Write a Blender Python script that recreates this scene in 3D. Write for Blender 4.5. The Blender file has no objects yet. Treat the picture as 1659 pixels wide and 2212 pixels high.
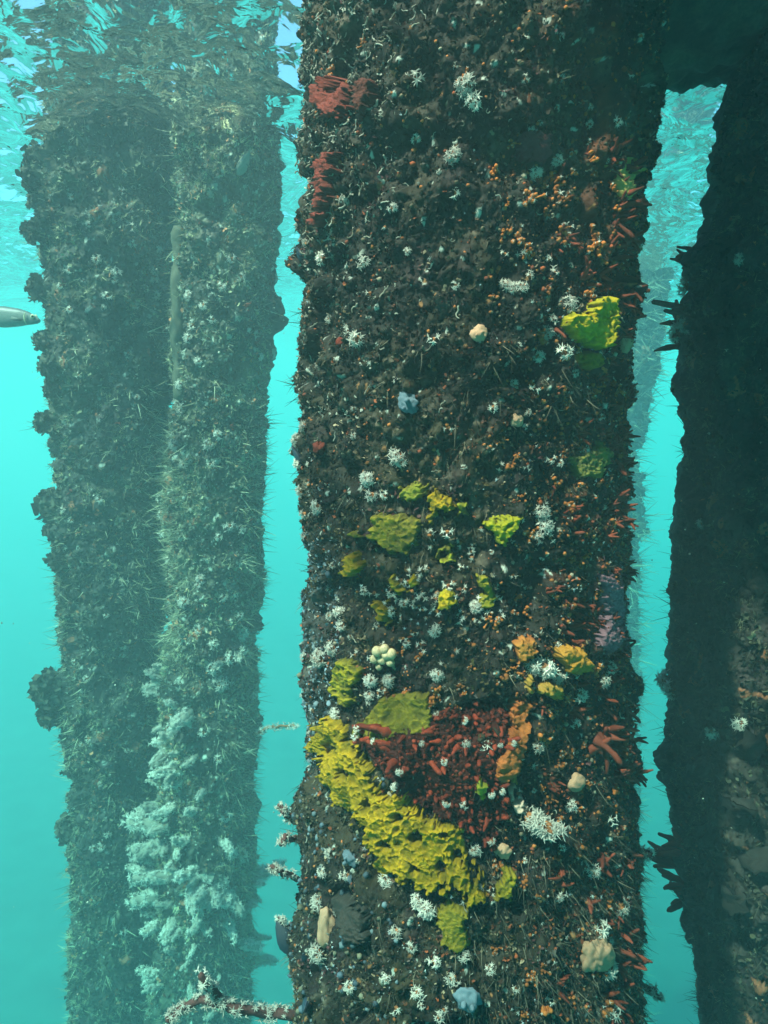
import bpy, bmesh, math, random
import numpy as np
from mathutils import Vector, Matrix

# ------------------------------------------------------------------ camera, world, sun
scene = bpy.context.scene
COL = scene.collection
PI = math.pi
FPX, PCX, PCY = 1650.0, 829.5, 1106.0          # focal length and centre in units of a 1659 x 2212 picture
TH = math.radians(10.5)                         # camera looks down by this much
CT, ST = math.cos(TH), math.sin(TH)
WATER_Z = 0.90
BED_Z = -8.0

cam = bpy.data.cameras.new('camera')
cam.sensor_fit = 'HORIZONTAL'
cam.sensor_width = 36.0
cam.lens = 36.0 * FPX / 1659.0
cam.clip_start = 0.02
cam.clip_end = 500.0
camo = bpy.data.objects.new('camera', cam)
COL.objects.link(camo)
camo.rotation_euler = (PI / 2 - TH, 0, 0)
scene.camera = camo

SUN_EL = math.radians(57)
SUN_H = Vector((-0.78, -0.62, 0)).normalized()
SUN_DIR = Vector((SUN_H.x * math.cos(SUN_EL), SUN_H.y * math.cos(SUN_EL), math.sin(SUN_EL)))
w = bpy.data.worlds.new('World'); scene.world = w; w.use_nodes = True
nt = w.node_tree
bg = nt.nodes['Background']
sky = nt.nodes.new('ShaderNodeTexSky'); sky.sky_type = 'NISHITA'; sky.sun_disc = False
sky.sun_elevation = SUN_EL
sky.sun_rotation = math.atan2(SUN_DIR.x, SUN_DIR.y)
nt.links.new(sky.outputs[0], bg.inputs[0]); bg.inputs[1].default_value = 0.15
sun = bpy.data.lights.new('sun', 'SUN'); sun.energy = 5.0; sun.angle = math.radians(1.5); sun.color = (1, 0.86, 0.68)
suno = bpy.data.objects.new('sun', sun); COL.objects.link(suno)
suno.rotation_euler = SUN_DIR.to_track_quat('Z', 'Y').to_euler()
suno.location = (-6, -5, 9)
vs = scene.view_settings
vs.view_transform = 'Standard'; vs.look = 'None'; vs.gamma = 1.0; vs.use_curve_mapping = False
vs.exposure = 1.12
cy = scene.cycles
cy.max_bounces = 8; cy.diffuse_bounces = 2; cy.glossy_bounces = 3; cy.transmission_bounces = 4
cy.transparent_max_bounces = 12; cy.volume_bounces = 1
cy.caustics_reflective = False; cy.caustics_refractive = False
cy.use_denoising = True
cy.sample_clamp_indirect = 6.0

RNG = np.random.default_rng(7)
random.seed(7)

# ------------------------------------------------------------------ picture <-> space
def ray(px, py):
    u = (np.asarray(px, float) - PCX) / FPX
    v = (PCY - np.asarray(py, float)) / FPX
    return u, CT + v * ST, -ST + v * CT
def at(px, py, Y):
    dx, dy, dz = ray(px, py); t = Y / dy
    return np.array([dx * t, Y + 0 * t, dz * t])
def proj(P):
    d = P[..., 1] * CT - P[..., 2] * ST
    up = P[..., 1] * ST + P[..., 2] * CT
    return PCX + FPX * P[..., 0] / d, PCY - FPX * up / d

# ------------------------------------------------------------------ noise
def _h(ix, iy, iz, s):
    with np.errstate(over='ignore'):
        h = (ix.astype(np.uint32) * np.uint32(374761393) + iy.astype(np.uint32) * np.uint32(668265263)
             + iz.astype(np.uint32) * np.uint32(2147483647) + np.uint32(s * 974711 % 4294967291))
        h ^= h >> np.uint32(15); h *= np.uint32(2246822519); h ^= h >> np.uint32(13)
        h *= np.uint32(3266489917); h ^= h >> np.uint32(16)
    return (h & np.uint32(0xFFFFFF)).astype(np.float32) / np.float32(16777215.0)
def vnoise(P, s=0):
    P = np.asarray(P, np.float32); I = np.floor(P).astype(np.int32); f = P - I; f = f * f * (3 - 2 * f)
    ix, iy, iz = I[..., 0], I[..., 1], I[..., 2]; fx, fy, fz = f[..., 0], f[..., 1], f[..., 2]
    def L(a, b, t): return a + (b - a) * t
    a = L(L(_h(ix, iy, iz, s), _h(ix + 1, iy, iz, s), fx), L(_h(ix, iy + 1, iz, s), _h(ix + 1, iy + 1, iz, s), fx), fy)
    b = L(L(_h(ix, iy, iz + 1, s), _h(ix + 1, iy, iz + 1, s), fx), L(_h(ix, iy + 1, iz + 1, s), _h(ix + 1, iy + 1, iz + 1, s), fx), fy)
    return L(a, b, fz) * 2 - 1
def fbm(P, o=4, s=0, g=0.5):
    P = np.asarray(P, np.float32); r = 0; a = 1.0; n = 0
    for k in range(o):
        r = r + a * vnoise(P * (2.03 ** k) + 17.3 * k, s + k); n += a; a *= g
    return r / n
def worley(P, s=0):
    P = np.asarray(P, np.float32); I = np.floor(P).astype(np.int32); f = P - I
    d1 = np.full(P.shape[:-1], 9.0, np.float32); d2 = d1.copy(); idd = np.zeros_like(d1)
    for i in (-1, 0, 1):
        for j in (-1, 0, 1):
            for k in (-1, 0, 1):
                a, b, c = I[..., 0] + i, I[..., 1] + j, I[..., 2] + k
                d = ((i + _h(a, b, c, s) - f[..., 0]) ** 2 + (j + _h(a, b, c, s + 1) - f[..., 1]) ** 2
                     + (k + _h(a, b, c, s + 2) - f[..., 2]) ** 2)
                m = d < d1
                d2 = np.where(m, d1, np.minimum(d2, d)); idd = np.where(m, _h(a, b, c, s + 3), idd); d1 = np.where(m, d, d1)
    return np.sqrt(d1), np.sqrt(d2), idd
def sstep(a, b, x):
    t = np.clip((x - a) / (b - a), 0, 1); return t * t * (3 - 2 * t)

# ------------------------------------------------------------------ meshes, objects
def mesh_np(name, V, F, col=None, smooth=True):
    me = bpy.data.meshes.new(name)
    V = np.ascontiguousarray(V, np.float32); F = np.ascontiguousarray(F, np.int32); k = F.shape[1]
    me.vertices.add(len(V)); me.vertices.foreach_set('co', V.ravel())
    me.loops.add(F.size); me.loops.foreach_set('vertex_index', F.ravel())
    me.polygons.add(len(F)); me.polygons.foreach_set('loop_start', np.arange(0, F.size, k, dtype=np.int32))
    me.polygons.foreach_set('use_smooth', np.full(len(F), smooth))
    me.update(calc_edges=True)
    if col is not None:
        c = np.ones((len(V), 4), np.float32); c[:, :3] = np.clip(col, 0, 1)
        a = me.color_attributes.new('Col', 'FLOAT_COLOR', 'POINT'); a.data.foreach_set('color', c.ravel())
    return me
def link(name, me, mats=(), parent=None):
    o = bpy.data.objects.new(name, me); COL.objects.link(o)
    for m in mats:
        if m.name not in [x.name for x in me.materials if x]: me.materials.append(m)
    if parent: o.parent = parent
    return o
def tag(o, label=None, cat=None, group=None, kind=None):
    if label: o['label'] = label
    if cat: o['category'] = cat
    if group: o['group'] = group
    if kind: o['kind'] = kind
    return o
def empty(name, loc=(0, 0, 0)):
    o = bpy.data.objects.new(name, None); COL.objects.link(o); o.location = loc; o.empty_display_size = 0.02
    return o

# ------------------------------------------------------------------ materials
def mat_new(name):
    m = bpy.data.materials.new(name); m.use_nodes = True
    return m, m.node_tree, m.node_tree.nodes['Principled BSDF']
def mat_growth(name, rough=0.75, mottle=(0.65, 1.25), nscale=160.0, bump=0.35, bscale=420.0, spec=0.3, tint=None, sss=0.0):
    """living crust: the mesh's own colour, mottled, with a fine grain"""
    m, t, b = mat_new(name); N = t.nodes
    tc = N.new('ShaderNodeTexCoord')
    n = N.new('ShaderNodeTexNoise'); n.inputs['Scale'].default_value = nscale; n.inputs['Detail'].default_value = 4
    t.links.new(tc.outputs['Object'], n.inputs['Vector'])
    mr = N.new('ShaderNodeMapRange'); mr.inputs[1].default_value = 0.3; mr.inputs[2].default_value = 0.7
    mr.inputs[3].default_value = mottle[0]; mr.inputs[4].default_value = mottle[1]
    t.links.new(n.outputs[0], mr.inputs[0])
    if tint is None:
        c = N.new('ShaderNodeAttribute'); c.attribute_name = 'Col'; src = c.outputs['Color']
    else:
        c = N.new('ShaderNodeRGB'); c.outputs[0].default_value = (*tint, 1); src = c.outputs[0]
    vm = N.new('ShaderNodeVectorMath'); vm.operation = 'SCALE'
    t.links.new(src, vm.inputs[0]); t.links.new(mr.outputs[0], vm.inputs['Scale'])
    t.links.new(vm.outputs[0], b.inputs['Base Color'])
    b.inputs['Roughness'].default_value = rough; b.inputs['Specular IOR Level'].default_value = spec
    if sss: b.inputs['Subsurface Weight'].default_value = sss; b.inputs['Subsurface Radius'].default_value = (0.004, 0.003, 0.002); b.inputs['Subsurface Scale'].default_value = 1.0
    if bump:
        n2 = N.new('ShaderNodeTexNoise'); n2.inputs['Scale'].default_value = bscale; n2.inputs['Detail'].default_value = 3
        t.links.new(tc.outputs['Object'], n2.inputs['Vector'])
        bp = N.new('ShaderNodeBump'); bp.inputs['Strength'].default_value = bump; bp.inputs['Distance'].default_value = 0.003
        t.links.new(n2.outputs[0], bp.inputs['Height']); t.links.new(bp.outputs[0], b.inputs['Normal'])
    return m
M_CRUST = mat_growth('crust')
M_FAR = mat_growth('far_crust', nscale=60, bscale=150)
M_TURF = mat_growth('turf', mottle=(0.8, 1.15), bump=0, rough=0.8)
M_SPONGE = mat_growth('sponge', mottle=(0.8, 1.12), nscale=220, bump=0.5, bscale=600, rough=0.8, spec=0.2)

# ------------------------------------------------------------------ water surface, water body, seabed
def make_water():
    def axis(a, b, c, d, n1, n2, n3):
        return np.concatenate([-(np.linspace(1, 0, n1, endpoint=False) ** 2.2) * (b - a) + b, np.linspace(b, c, n2, endpoint=False), c + (np.linspace(0, 1, n3) ** 2.2) * (d - c)])
    xs = axis(-70, -3.4, 3.4, 70, 90, 340, 90); ys = axis(-70, 0.8, 8.0, 70, 60, 380, 110)
    X, Y = np.meshgrid(xs, ys); Z = np.zeros_like(X)
    r = np.random.default_rng(3)
    for lam, amp, n in ((2.6, 0.016, 4), (1.1, 0.010, 6), (0.45, 0.0062, 8), (0.22, 0.0046, 10), (0.10, 0.0022, 10)):
        for k in range(n):
            a = r.normal(0.6, 0.9); kk = 2 * PI / (lam * r.uniform(0.75, 1.3))
            ph = kk * (X * math.cos(a) + Y * math.sin(a)) + r.uniform(0, 6.3) + 0.8 * vnoise(np.stack([X / lam / 2.5, Y / lam / 2.5, 0 * X + k], -1), k)
            Z += amp * (1 - 2 * np.abs(np.sin(ph / 2)) ** 1.3) * 0.9
    near = sstep(60, 9, np.hypot(X, Y))
    Z = WATER_Z + Z * (0.25 + 0.75 * near)
    V = np.stack([X, Y, Z], -1).reshape(-1, 3)
    ny, nx = X.shape; i = np.arange(ny * nx).reshape(ny, nx)
    F = np.stack([i[:-1, :-1], i[:-1, 1:], i[1:, 1:], i[1:, :-1]], -1).reshape(-1, 4)
    o = link('water_surface', mesh_np('water_surface', V, F))
    m, t, b = mat_new('water_skin'); N = t.nodes; N.remove(b)
    out = N['Material Output']
    geo = N.new('ShaderNodeNewGeometry')
    nz = N.new('ShaderNodeTexNoise'); nz.inputs['Scale'].default_value = 13; nz.inputs['Detail'].default_value = 2.5; nz.inputs['Distortion'].default_value = 0.6
    t.links.new(geo.outputs['Position'], nz.inputs['Vector'])
    bp = N.new('ShaderNodeBump'); bp.inputs['Strength'].default_value = 0.6; bp.inputs['Distance'].default_value = 0.045
    t.links.new(nz.outputs[0], bp.inputs['Height'])
    fr = N.new('ShaderNodeFresnel'); fr.inputs['IOR'].default_value = 1.24; t.links.new(bp.outputs[0], fr.inputs['Normal'])
    gl = N.new('ShaderNodeBsdfGlossy'); gl.inputs['Roughness'].default_value = 0.02; gl.inputs['Color'].default_value = (1, 1, 1, 1); t.links.new(bp.outputs[0], gl.inputs['Normal'])
    tr = N.new('ShaderNodeBsdfTransparent')
    mx = N.new('ShaderNodeMixShader'); t.links.new(fr.outputs[0], mx.inputs[0]); t.links.new(tr.outputs[0], mx.inputs[1]); t.links.new(gl.outputs[0], mx.inputs[2])
    t.links.new(mx.outputs[0], out.inputs['Surface'])
    o.data.materials.append(m); tag(o, kind='structure', label='rippled water surface seen from below')
make_water()

def make_bed():
    xs = np.linspace(-69, 69, 140); X, Y = np.meshgrid(xs, xs)
    Z = BED_Z + 0.12 * fbm(np.stack([X / 3, Y / 3, 0 * X], -1), 3, 5)
    V = np.stack([X, Y, Z], -1).reshape(-1, 3); i = np.arange(140 * 140).reshape(140, 140)
    F = np.stack([i[:-1, :-1], i[:-1, 1:], i[1:, 1:], i[1:, :-1]], -1).reshape(-1, 4)
    o = link('seabed', mesh_np('seabed', V, F), [mat_growth('sand', tint=(0.09, 0.10, 0.08), nscale=2.0, bscale=20)])
    tag(o, kind='structure', label='pale sandy seabed far below')
make_bed()

HAZE_DENSITY = 0.22
def make_haze():
    bm = bmesh.new(); bmesh.ops.create_cube(bm, size=1.0)
    top, bot = 1.75, BED_Z - 1.0
    for v in bm.verts: v.co = Vector((v.co.x * 150, v.co.y * 150, bot if v.co.z < 0 else top))
    me = bpy.data.meshes.new('haze'); bm.to_mesh(me); bm.free()
    o = link('haze', me); m, t, b = mat_new('sea_water'); t.nodes.remove(b)
    pv = t.nodes.new('ShaderNodeVolumePrincipled')
    pv.inputs['Color'].default_value = (0.19, 0.28, 0.31, 1); pv.inputs['Absorption Color'].default_value = (0.0, 0.94, 0.945, 1)
    pv.inputs['Density'].default_value = HAZE_DENSITY
    pv.inputs['Anisotropy'].default_value = 0.0
    t.links.new(pv.outputs[0], t.nodes['Material Output'].inputs['Volume'])
    me.materials.append(m); tag(o, kind='stuff', label='hazy turquoise sea water', cat='water haze')
make_haze()

# ------------------------------------------------------------------ piles
class Pile:
    """an encrusted timber pile: axis through the rows (picture row, left edge, right edge, distance), own crust relief"""
    def __init__(s, rows, res, amp, seed, nphi, dz, bumps=()):
        rows = np.array(rows, float); s.seed = seed
        a = at(rows[:, 1], rows[:, 0], rows[:, 3]); b = at(rows[:, 2], rows[:, 0], rows[:, 3])
        z = a[2]; o = np.argsort(z); s.kz = z[o]; s.kx = ((a[0] + b[0]) / 2)[o]; hw = ((b[0] - a[0]) / 2)[o]
        s.ky = rows[o, 3]; s.kr = hw / np.sqrt(1 + (hw / s.ky) ** 2) - amp * 0.45
        zt, zb = s.kz[-1], s.kz[0]
        s.zs = np.concatenate([np.linspace(BED_Z - 0.1, zb, 40, endpoint=False), np.arange(zb, zt, dz), np.linspace(zt, 1.35, 30)])
        f = np.linspace(-1.75, 1.75, nphi); bk = np.linspace(1.75, 2 * PI - 1.75, nphi // 6)[1:-1]
        s.phis = np.concatenate([f, bk])
        PH, ZZ = np.meshgrid(s.phis, s.zs)
        R = s.rad(ZZ); X = s.cx(ZZ) + R * np.sin(PH); Y = s.cyy(ZZ) - R * np.cos(PH)
        Q = np.stack([X, Y, ZZ], -1)
        low = fbm(Q * 7, 3, seed) * 1.0
        w1, w2, wi = worley(Q * res[0] + 0.35 * fbm(Q * 40, 2, seed + 5)[..., None], seed + 9)
        knob = (1 - np.clip(w1, 0, 1)) ** 1.3 * (0.35 + 0.9 * wi) - 0.3
        b1, b2, bi = worley(Q * res[0] * .38 + .25 * fbm(Q * 18, 2, seed + 6)[..., None], seed + 71)
        big = (1 - np.clip(b1, 0, 1)) ** 1.2 * (.3 + bi) - .35
        hollow = sstep(.12, .45, fbm(Q * res[0] * .28, 2, seed + 77))
        v1, v2, vi = worley(Q * res[1], seed + 21)
        fine = (0.5 - np.clip(v1, 0, 1)) * (0.4 + 0.8 * vi)
        s.lowd = amp * 0.8 * low
        s.lowd = s.lowd + amp * (1.0 * big - 1.3 * hollow)
        d = s.lowd + amp * 0.75 * knob + amp * 0.26 * fine + amp * 0.12 * fbm(Q * res[1] * 2.1, 2, seed + 31)
        for (bx, by, br, bh) in bumps:                     # lumps given by picture place, radius, height
            ph, zz = s.hit(bx, by, False)
            rr = br / FPX * float(s.cyy(zz))
            dd = np.hypot((PH - ph) * float(s.rad(zz)), ZZ - zz) / rr
            g = np.exp(-dd ** 2 * 1.3) * bh
            s.lowd = s.lowd + g; d = d + g * (1 + 0.5 * knob)
        s.sm = s.lowd
        for ax_, wd in ((0, 5), (1, 5), (0, 5), (1, 5)): s.sm = sum(np.roll(s.sm, k_, ax_) for k_ in range(-wd, wd + 1)) / (2 * wd + 1)
        s.disp = d; s.Q = Q; s.knob = knob; s.wi = wi; s.vi = vi; s.PH = PH; s.ZZ = ZZ
        s.pos = Q + np.stack([np.sin(PH), -np.cos(PH), 0 * PH], -1) * d[..., None]
        s.pos[..., 2] += amp * 0.25 * vnoise(Q * res[0], seed + 40)
    def cx(s, z): return np.interp(z, s.kz, s.kx)
    def cyy(s, z): return np.interp(z, s.kz, s.ky)
    def rad(s, z): return np.interp(z, s.kz, s.kr)
    def dlow(s, ph, z, arr=None):
        arr = getattr(s, 'sm', s.lowd) if arr is None else arr
        q = (np.asarray(ph, float) + 1.75) % (2 * PI) - 1.75
        j = np.clip(np.searchsorted(s.phis, q), 1, len(s.phis) - 1); i = np.clip(np.searchsorted(s.zs, z), 1, len(s.zs) - 1)
        u = np.clip((q - s.phis[j - 1]) / (s.phis[j] - s.phis[j - 1]), 0, 1); v = np.clip((z - s.zs[i - 1]) / (s.zs[i] - s.zs[i - 1]), 0, 1)
        return (arr[i - 1, j - 1] * (1 - u) + arr[i - 1, j] * u) * (1 - v) + (arr[i, j - 1] * (1 - u) + arr[i, j] * u) * v
    def hit(s, px, py, low=True):
        """where the sight line through a picture point meets the pile: angle and height (the rim if it misses)"""
        dx, dy, dz = ray(px, py); px = np.asarray(px, float)
        t = np.interp(0, [0, 1], [1, 1]) * s.ky.mean() / dy; ph = 0 * px
        for _ in range(7):
            z = dz * t; R = s.rad(z) + (s.dlow(ph, z) if low else 0); ax, ay = s.cx(z), s.cyy(z)
            A = dx * dx + dy * dy; B = -(dx * ax + dy * ay); C = ax * ax + ay * ay - R * R
            t = (-B - np.sqrt(np.maximum(B * B - A * C, 0))) / A
            ph = np.arctan2(dx * t - ax, -(dy * t - ay))
        return ph, dz * t
    def point(s, ph, z, lift=0.0, full=False):
        r = s.rad(z) + s.dlow(ph, z, s.disp if full else None) + lift
        return np.stack([s.cx(z) + r * np.sin(ph), s.cyy(z) - r * np.cos(ph), z + 0 * ph], -1)
    def nrm(s, ph): return np.stack([np.sin(ph), -np.cos(ph), 0 * ph], -1)
    def build(s, name, col, mat):
        ny, nx = s.PH.shape; i = np.arange(ny * nx).reshape(ny, nx); r = np.roll(i, -1, 1)
        F = np.stack([i[:-1], r[:-1], r[1:], i[1:]], -1).reshape(-1, 4)
        cap = len(s.pos.reshape(-1, 3))
        V = np.concatenate([s.pos.reshape(-1, 3), [[float(s.cx(s.zs[-1])), float(s.cyy(s.zs[-1])), s.zs[-1]]]])
        top = i[-1]; T = np.stack([top, np.roll(top, -1), np.full(nx, cap), np.full(nx, cap)], -1)
        me = mesh_np(name, V, F, np.concatenate([col.reshape(-1, 3), [[.05, .05, .04]]]))
        s.obj = link(name, me, [mat]); return s.obj

def mixc(a, b, t): return a + (np.array(b) - a) * np.asarray(t)[..., None]
near = Pile([(-140, 648, 1450, 1.28), (0, 642, 1438, 1.28), (250, 640, 1420, 1.27), (500, 628, 1388, 1.26), (700, 635, 1372, 1.25), (900, 640, 1360, 1.25),
             (1200, 645, 1352, 1.24), (1400, 648, 1354, 1.23), (1600, 645, 1368, 1.22), (1800, 634, 1380, 1.20), (2000, 620, 1390, 1.18), (2212, 630, 1395, 1.16), (2380, 636, 1400, 1.15)],
            (55, 150), 0.017, 11, 620, 0.0023,
            bumps=[(640, 580, 45, .020), (640, 440, 40, .014), (640, 970, 40, .010), (1362, 650, 45, .028), (1368, 1490, 50, .018), (1370, 1640, 35, .014), (640, 1740, 50, .012), (626, 2040, 45, .018),
                   (1405, 200, 50, .012), (1180, 1400, 70, .008), (980, 1640, 110, .014)])
pa = Pile([(-140, 110, 377, 3.2), (100, 110, 378, 3.2), (300, 98, 382, 3.2), (500, 98, 386, 3.2), (800, 112, 386, 3.2), (1100, 124, 380, 3.2), (1500, 142, 374, 3.2), (1800, 150, 366, 3.2), (2212, 156, 356, 3.2), (2380, 158, 352, 3.2)],
          (22, 60), 0.032, 51, 300, 0.0045,
          bumps=[(95, 345, 28, .05), (85, 385, 26, .05), (85, 430, 22, .04), (100, 500, 24, .04), (98, 625, 20, .05), (110, 740, 22, .04), (118, 905, 22, .04), (125, 1140, 34, .05), (135, 1480, 40, .06), (135, 1530, 36, .04), (148, 1790, 25, .04), (118, 820, 22, .03)])
pb = Pile([(-140, 376, 600, 3.05), (100, 375, 600, 3.05), (300, 370, 610, 3.05), (500, 370, 602, 3.05), (700, 370, 598, 3.05), (900, 366, 582, 3.05), (1100, 358, 575, 3.05), (1300, 356, 566, 3.05), (1500, 350, 558, 3.05), (1800, 340, 555, 3.05), (2212, 322, 545, 3.05), (2380, 318, 542, 3.05)],
          (24, 64), 0.028, 61, 300, 0.0045,
          bumps=[(604, 660, 30, .05), (600, 700, 22, .05), (606, 400, 40, .03), (450, 1640, 60, .03), (420, 1900, 90, .05), (395, 1600, 40, .04), (540, 2050, 40, .03)])
pc = Pile([(-140, 1612, 2120, 1.45), (0, 1598, 2110, 1.45), (150, 1575, 2080, 1.45), (400, 1522, 2020, 1.45), (600, 1486, 1980, 1.45), (750, 1462, 1950, 1.45), (1000, 1462, 1945, 1.45), (1200, 1452, 1940, 1.45), (1500, 1446, 1935, 1.45), (1700, 1446, 1935, 1.45), (1900, 1468, 1950, 1.45), (2050, 1492, 1970, 1.45), (2212, 1515, 1990, 1.45), (2380, 1530, 2000, 1.45)],
          (36, 100), 0.018, 71, 420, 0.0030,
          bumps=[(1450, 715, 30, .03), (1446, 1640, 60, .03), (1462, 2060, 60, .02), (1500, 560, 40, .02), (1700, 1700, 120, .03), (1640, 1950, 120, .03)])
pd = Pile([(150, 1400, 1552, 7.0), (250, 1392, 1542, 7.0), (341, 1372, 1522, 7.0), (450, 1326, 1476, 7.0), (550, 1312, 1462, 7.0), (690, 1290, 1440, 7.0), (780, 1276, 1428, 7.0), (860, 1254, 1406, 7.0), (950, 1240, 1392, 7.0), (1400, 1225, 1378, 7.0), (1800, 1225, 1376, 7.0), (2100, 1230, 1385, 7.0), (2300, 1230, 1390, 7.0)],
          (9, 26), 0.06, 81, 160, 0.012)

def crust_near():
    Q = near.Q; px, py = proj(near.pos)
    n1 = fbm(Q * 9, 3, 101); n2 = fbm(Q * 22, 3, 111); n3 = fbm(Q * 60, 2, 121)
    c = np.broadcast_to(np.array([.034, .028, .022]), Q.shape).copy()
    c = mixc(c, (.085, .075, .04), sstep(.0, .4, n1) * .8)
    c = mixc(c, (.060, .036, .044), sstep(.1, .5, n2) * .7)
    up = sstep(700, 150, py)
    c = mixc(c, (.17, .15, .12), up * sstep(-.1, .3, n2) * sstep(1000, 700, px) * .8)             # pale worm-tube crust near the top
    c = mixc(c, (.20, .24, .28), sstep(720, 650, px) * sstep(1150, 1300, py) * sstep(1750, 1500, py) * sstep(-.2, .2, n3))   # blue-grey rim
    c = mixc(c, (.30, .10, .04), sstep(1100, 1330, px) * sstep(.05, .35, n2) * .75)                  # rusty far side
    c = mixc(c, (.22, .10, .12), np.exp(-((px - 1315) / 50) ** 2 - ((py - 1330) / 120) ** 2))
    c = mixc(c, (.30, .29, .26), sstep(.25, .5, n3) * sstep(-.1, .3, n1) * .55)
    c = mixc(c, (.07, .06, .045), sstep(1900, 2050, py) * sstep(900, 1100, px) * .7)
    c = c * (0.5 + 0.5 * near.wi[..., None])
    c = c * [.62, .46, .38]  # whole crust darkened so gaps in the turf look like shaded hollows
    sp = (near.vi > .965) & (near.knob > 0.0); c[sp] = np.where((near.wi[sp] > .5)[:, None], (.45, .43, .38), (.36, .15, .06))
    return c
def crust_far(p, base, olive, pale, k=1.0, sp=.90):
    Q = p.Q; n1 = fbm(Q * 4 * k, 3, p.seed + 1); n2 = fbm(Q * 12 * k, 3, p.seed + 2)
    c = np.broadcast_to(np.array(base, float), Q.shape).copy()
    c = mixc(c, olive, sstep(-.1, .4, n1) * .8); c = mixc(c, (.07, .04, .04), sstep(.1, .4, n2) * .6)
    c = c * (0.65 + 0.7 * p.wi[..., None])
    m = (p.vi > sp) & (p.knob > 0.05); c[m] = pale
    m = (p.wi > .93) & (n2 > .1); c[m] = (.30, .10, .05)
    return c
P_NEAR = tag(near.build('jetty_pile', crust_near(), M_CRUST), 'thick near jetty pile crusted with sponges and white coral tufts', 'jetty pile', 'jetty piles under the water')
P_A = tag(pa.build('jetty_pile', crust_far(pa, (.040, .036, .032), (.075, .065, .04), (.26, .27, .24), 1, .93), M_FAR), 'hazy dark pile with knobbly shell clumps, farthest from the thick near pile', 'jetty pile', 'jetty piles under the water')
P_B = tag(pb.build('jetty_pile', crust_far(pb, (.055, .050, .040), (.16, .145, .09), (.42, .42, .36), 1, .86), M_FAR), 'hazy pile coated in white branching coral, between two other piles', 'jetty pile', 'jetty piles under the water')
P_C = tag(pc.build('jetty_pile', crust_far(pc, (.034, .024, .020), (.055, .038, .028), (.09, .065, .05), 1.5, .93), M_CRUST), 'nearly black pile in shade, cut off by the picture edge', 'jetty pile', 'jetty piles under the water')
P_D = tag(pd.build('jetty_pile', crust_far(pd, (.05, .05, .04), (.09, .085, .06), (.2, .2, .18)), M_FAR), 'faint far pile glimpsed through the gap behind the thick near pile', 'jetty pile', 'jetty piles under the water')

def make_beam():
    nph, nx = 150, 260
    A, B = np.array([.05, 1.42, .70]), np.array([1.9, 1.62, .66])
    ph = np.linspace(0, 2 * PI, nph, endpoint=False); u = np.linspace(0, 1, nx); PH, U = np.meshgrid(ph, u)
    ax = (B - A) / np.linalg.norm(B - A); s = np.cross(ax, [0, 0, 1]); s /= np.linalg.norm(s); t = np.cross(s, ax)
    dirn = np.cos(PH)[..., None] * s + np.sin(PH)[..., None] * t
    C = A + U[..., None] * (B - A); Q = C + .17 * dirn
    w1, w2, wi = worley(Q * 34, 301)
    d = .17 + .03 * fbm(Q * 6, 3, 302) + .016 * ((1 - np.clip(w1, 0, 1)) * (.4 + wi)) + .006 * fbm(Q * 60, 2, 303)
    px, py = proj(C); 
    P = C + dirn * d[..., None]
    i = np.arange(nx * nph).reshape(nx, nph); r = np.roll(i, -1, 1)
    F = np.stack([i[:-1], i[1:], r[1:], r[:-1]], -1).reshape(-1, 4)
    n1 = fbm(Q * 12, 3, 305); c = np.broadcast_to(np.array([.05, .05, .04]), Q.shape).copy()
    c = mixc(c, (.09, .09, .06), sstep(0, .4, n1)) * (.6 + .7 * wi[..., None])
    tag(link('cross_beam', mesh_np('cross_beam', P.reshape(-1, 3), F, c.reshape(-1, 3)), [M_CRUST]), 'dark overgrown cross beam joining the near pile to the shaded pile', 'beam')
make_beam()

def make_shade_deck():
    """unseen deck over the water above the viewer, added to shade the near water"""
    root = empty('shade_deck', (0, 0, 1.50)); tag(root, 'timber walkway deck added out of view above the water', 'shading')
    rng = np.random.default_rng(5); V = []; F = []
    for k in range(13):
        y1 = -0.12 - k * 0.155; y0 = y1 - 0.145; x0, x1 = -3.5 + rng.uniform(-.03, .03), 3.5 + rng.uniform(-.03, .03); b = len(V)
        for z in (0, .045):
            V += [(x0, y0, z), (x1, y0, z), (x1, y1, z), (x0, y1, z)]
        F += [(b, b + 3, b + 2, b + 1), (b + 4, b + 5, b + 6, b + 7)] + [(b + i, b + (i + 1) % 4, b + 4 + (i + 1) % 4, b + 4 + i) for i in range(4)]
    link('deck_boards', mesh_np('deck_boards', V, F, smooth=False), [mat_growth('weathered_timber', tint=(.20, .17, .13), nscale=30, bscale=80)], root)
    for x in (-3.0, -1.0, 1.0, 3.0):
        V = []
        for z in (-.16, -.002):
            V += [(x - .05, -1.7, z), (x + .05, -1.7, z), (x + .05, -.16, z), (x - .05, -.16, z)]
        F = [(0, 3, 2, 1), (4, 5, 6, 7)] + [(i, (i + 1) % 4, 4 + (i + 1) % 4, 4 + i) for i in range(4)]
        link('joist', mesh_np('joist', V, F, smooth=False), [bpy.data.materials['weathered_timber']], root)
make_shade_deck()

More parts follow.
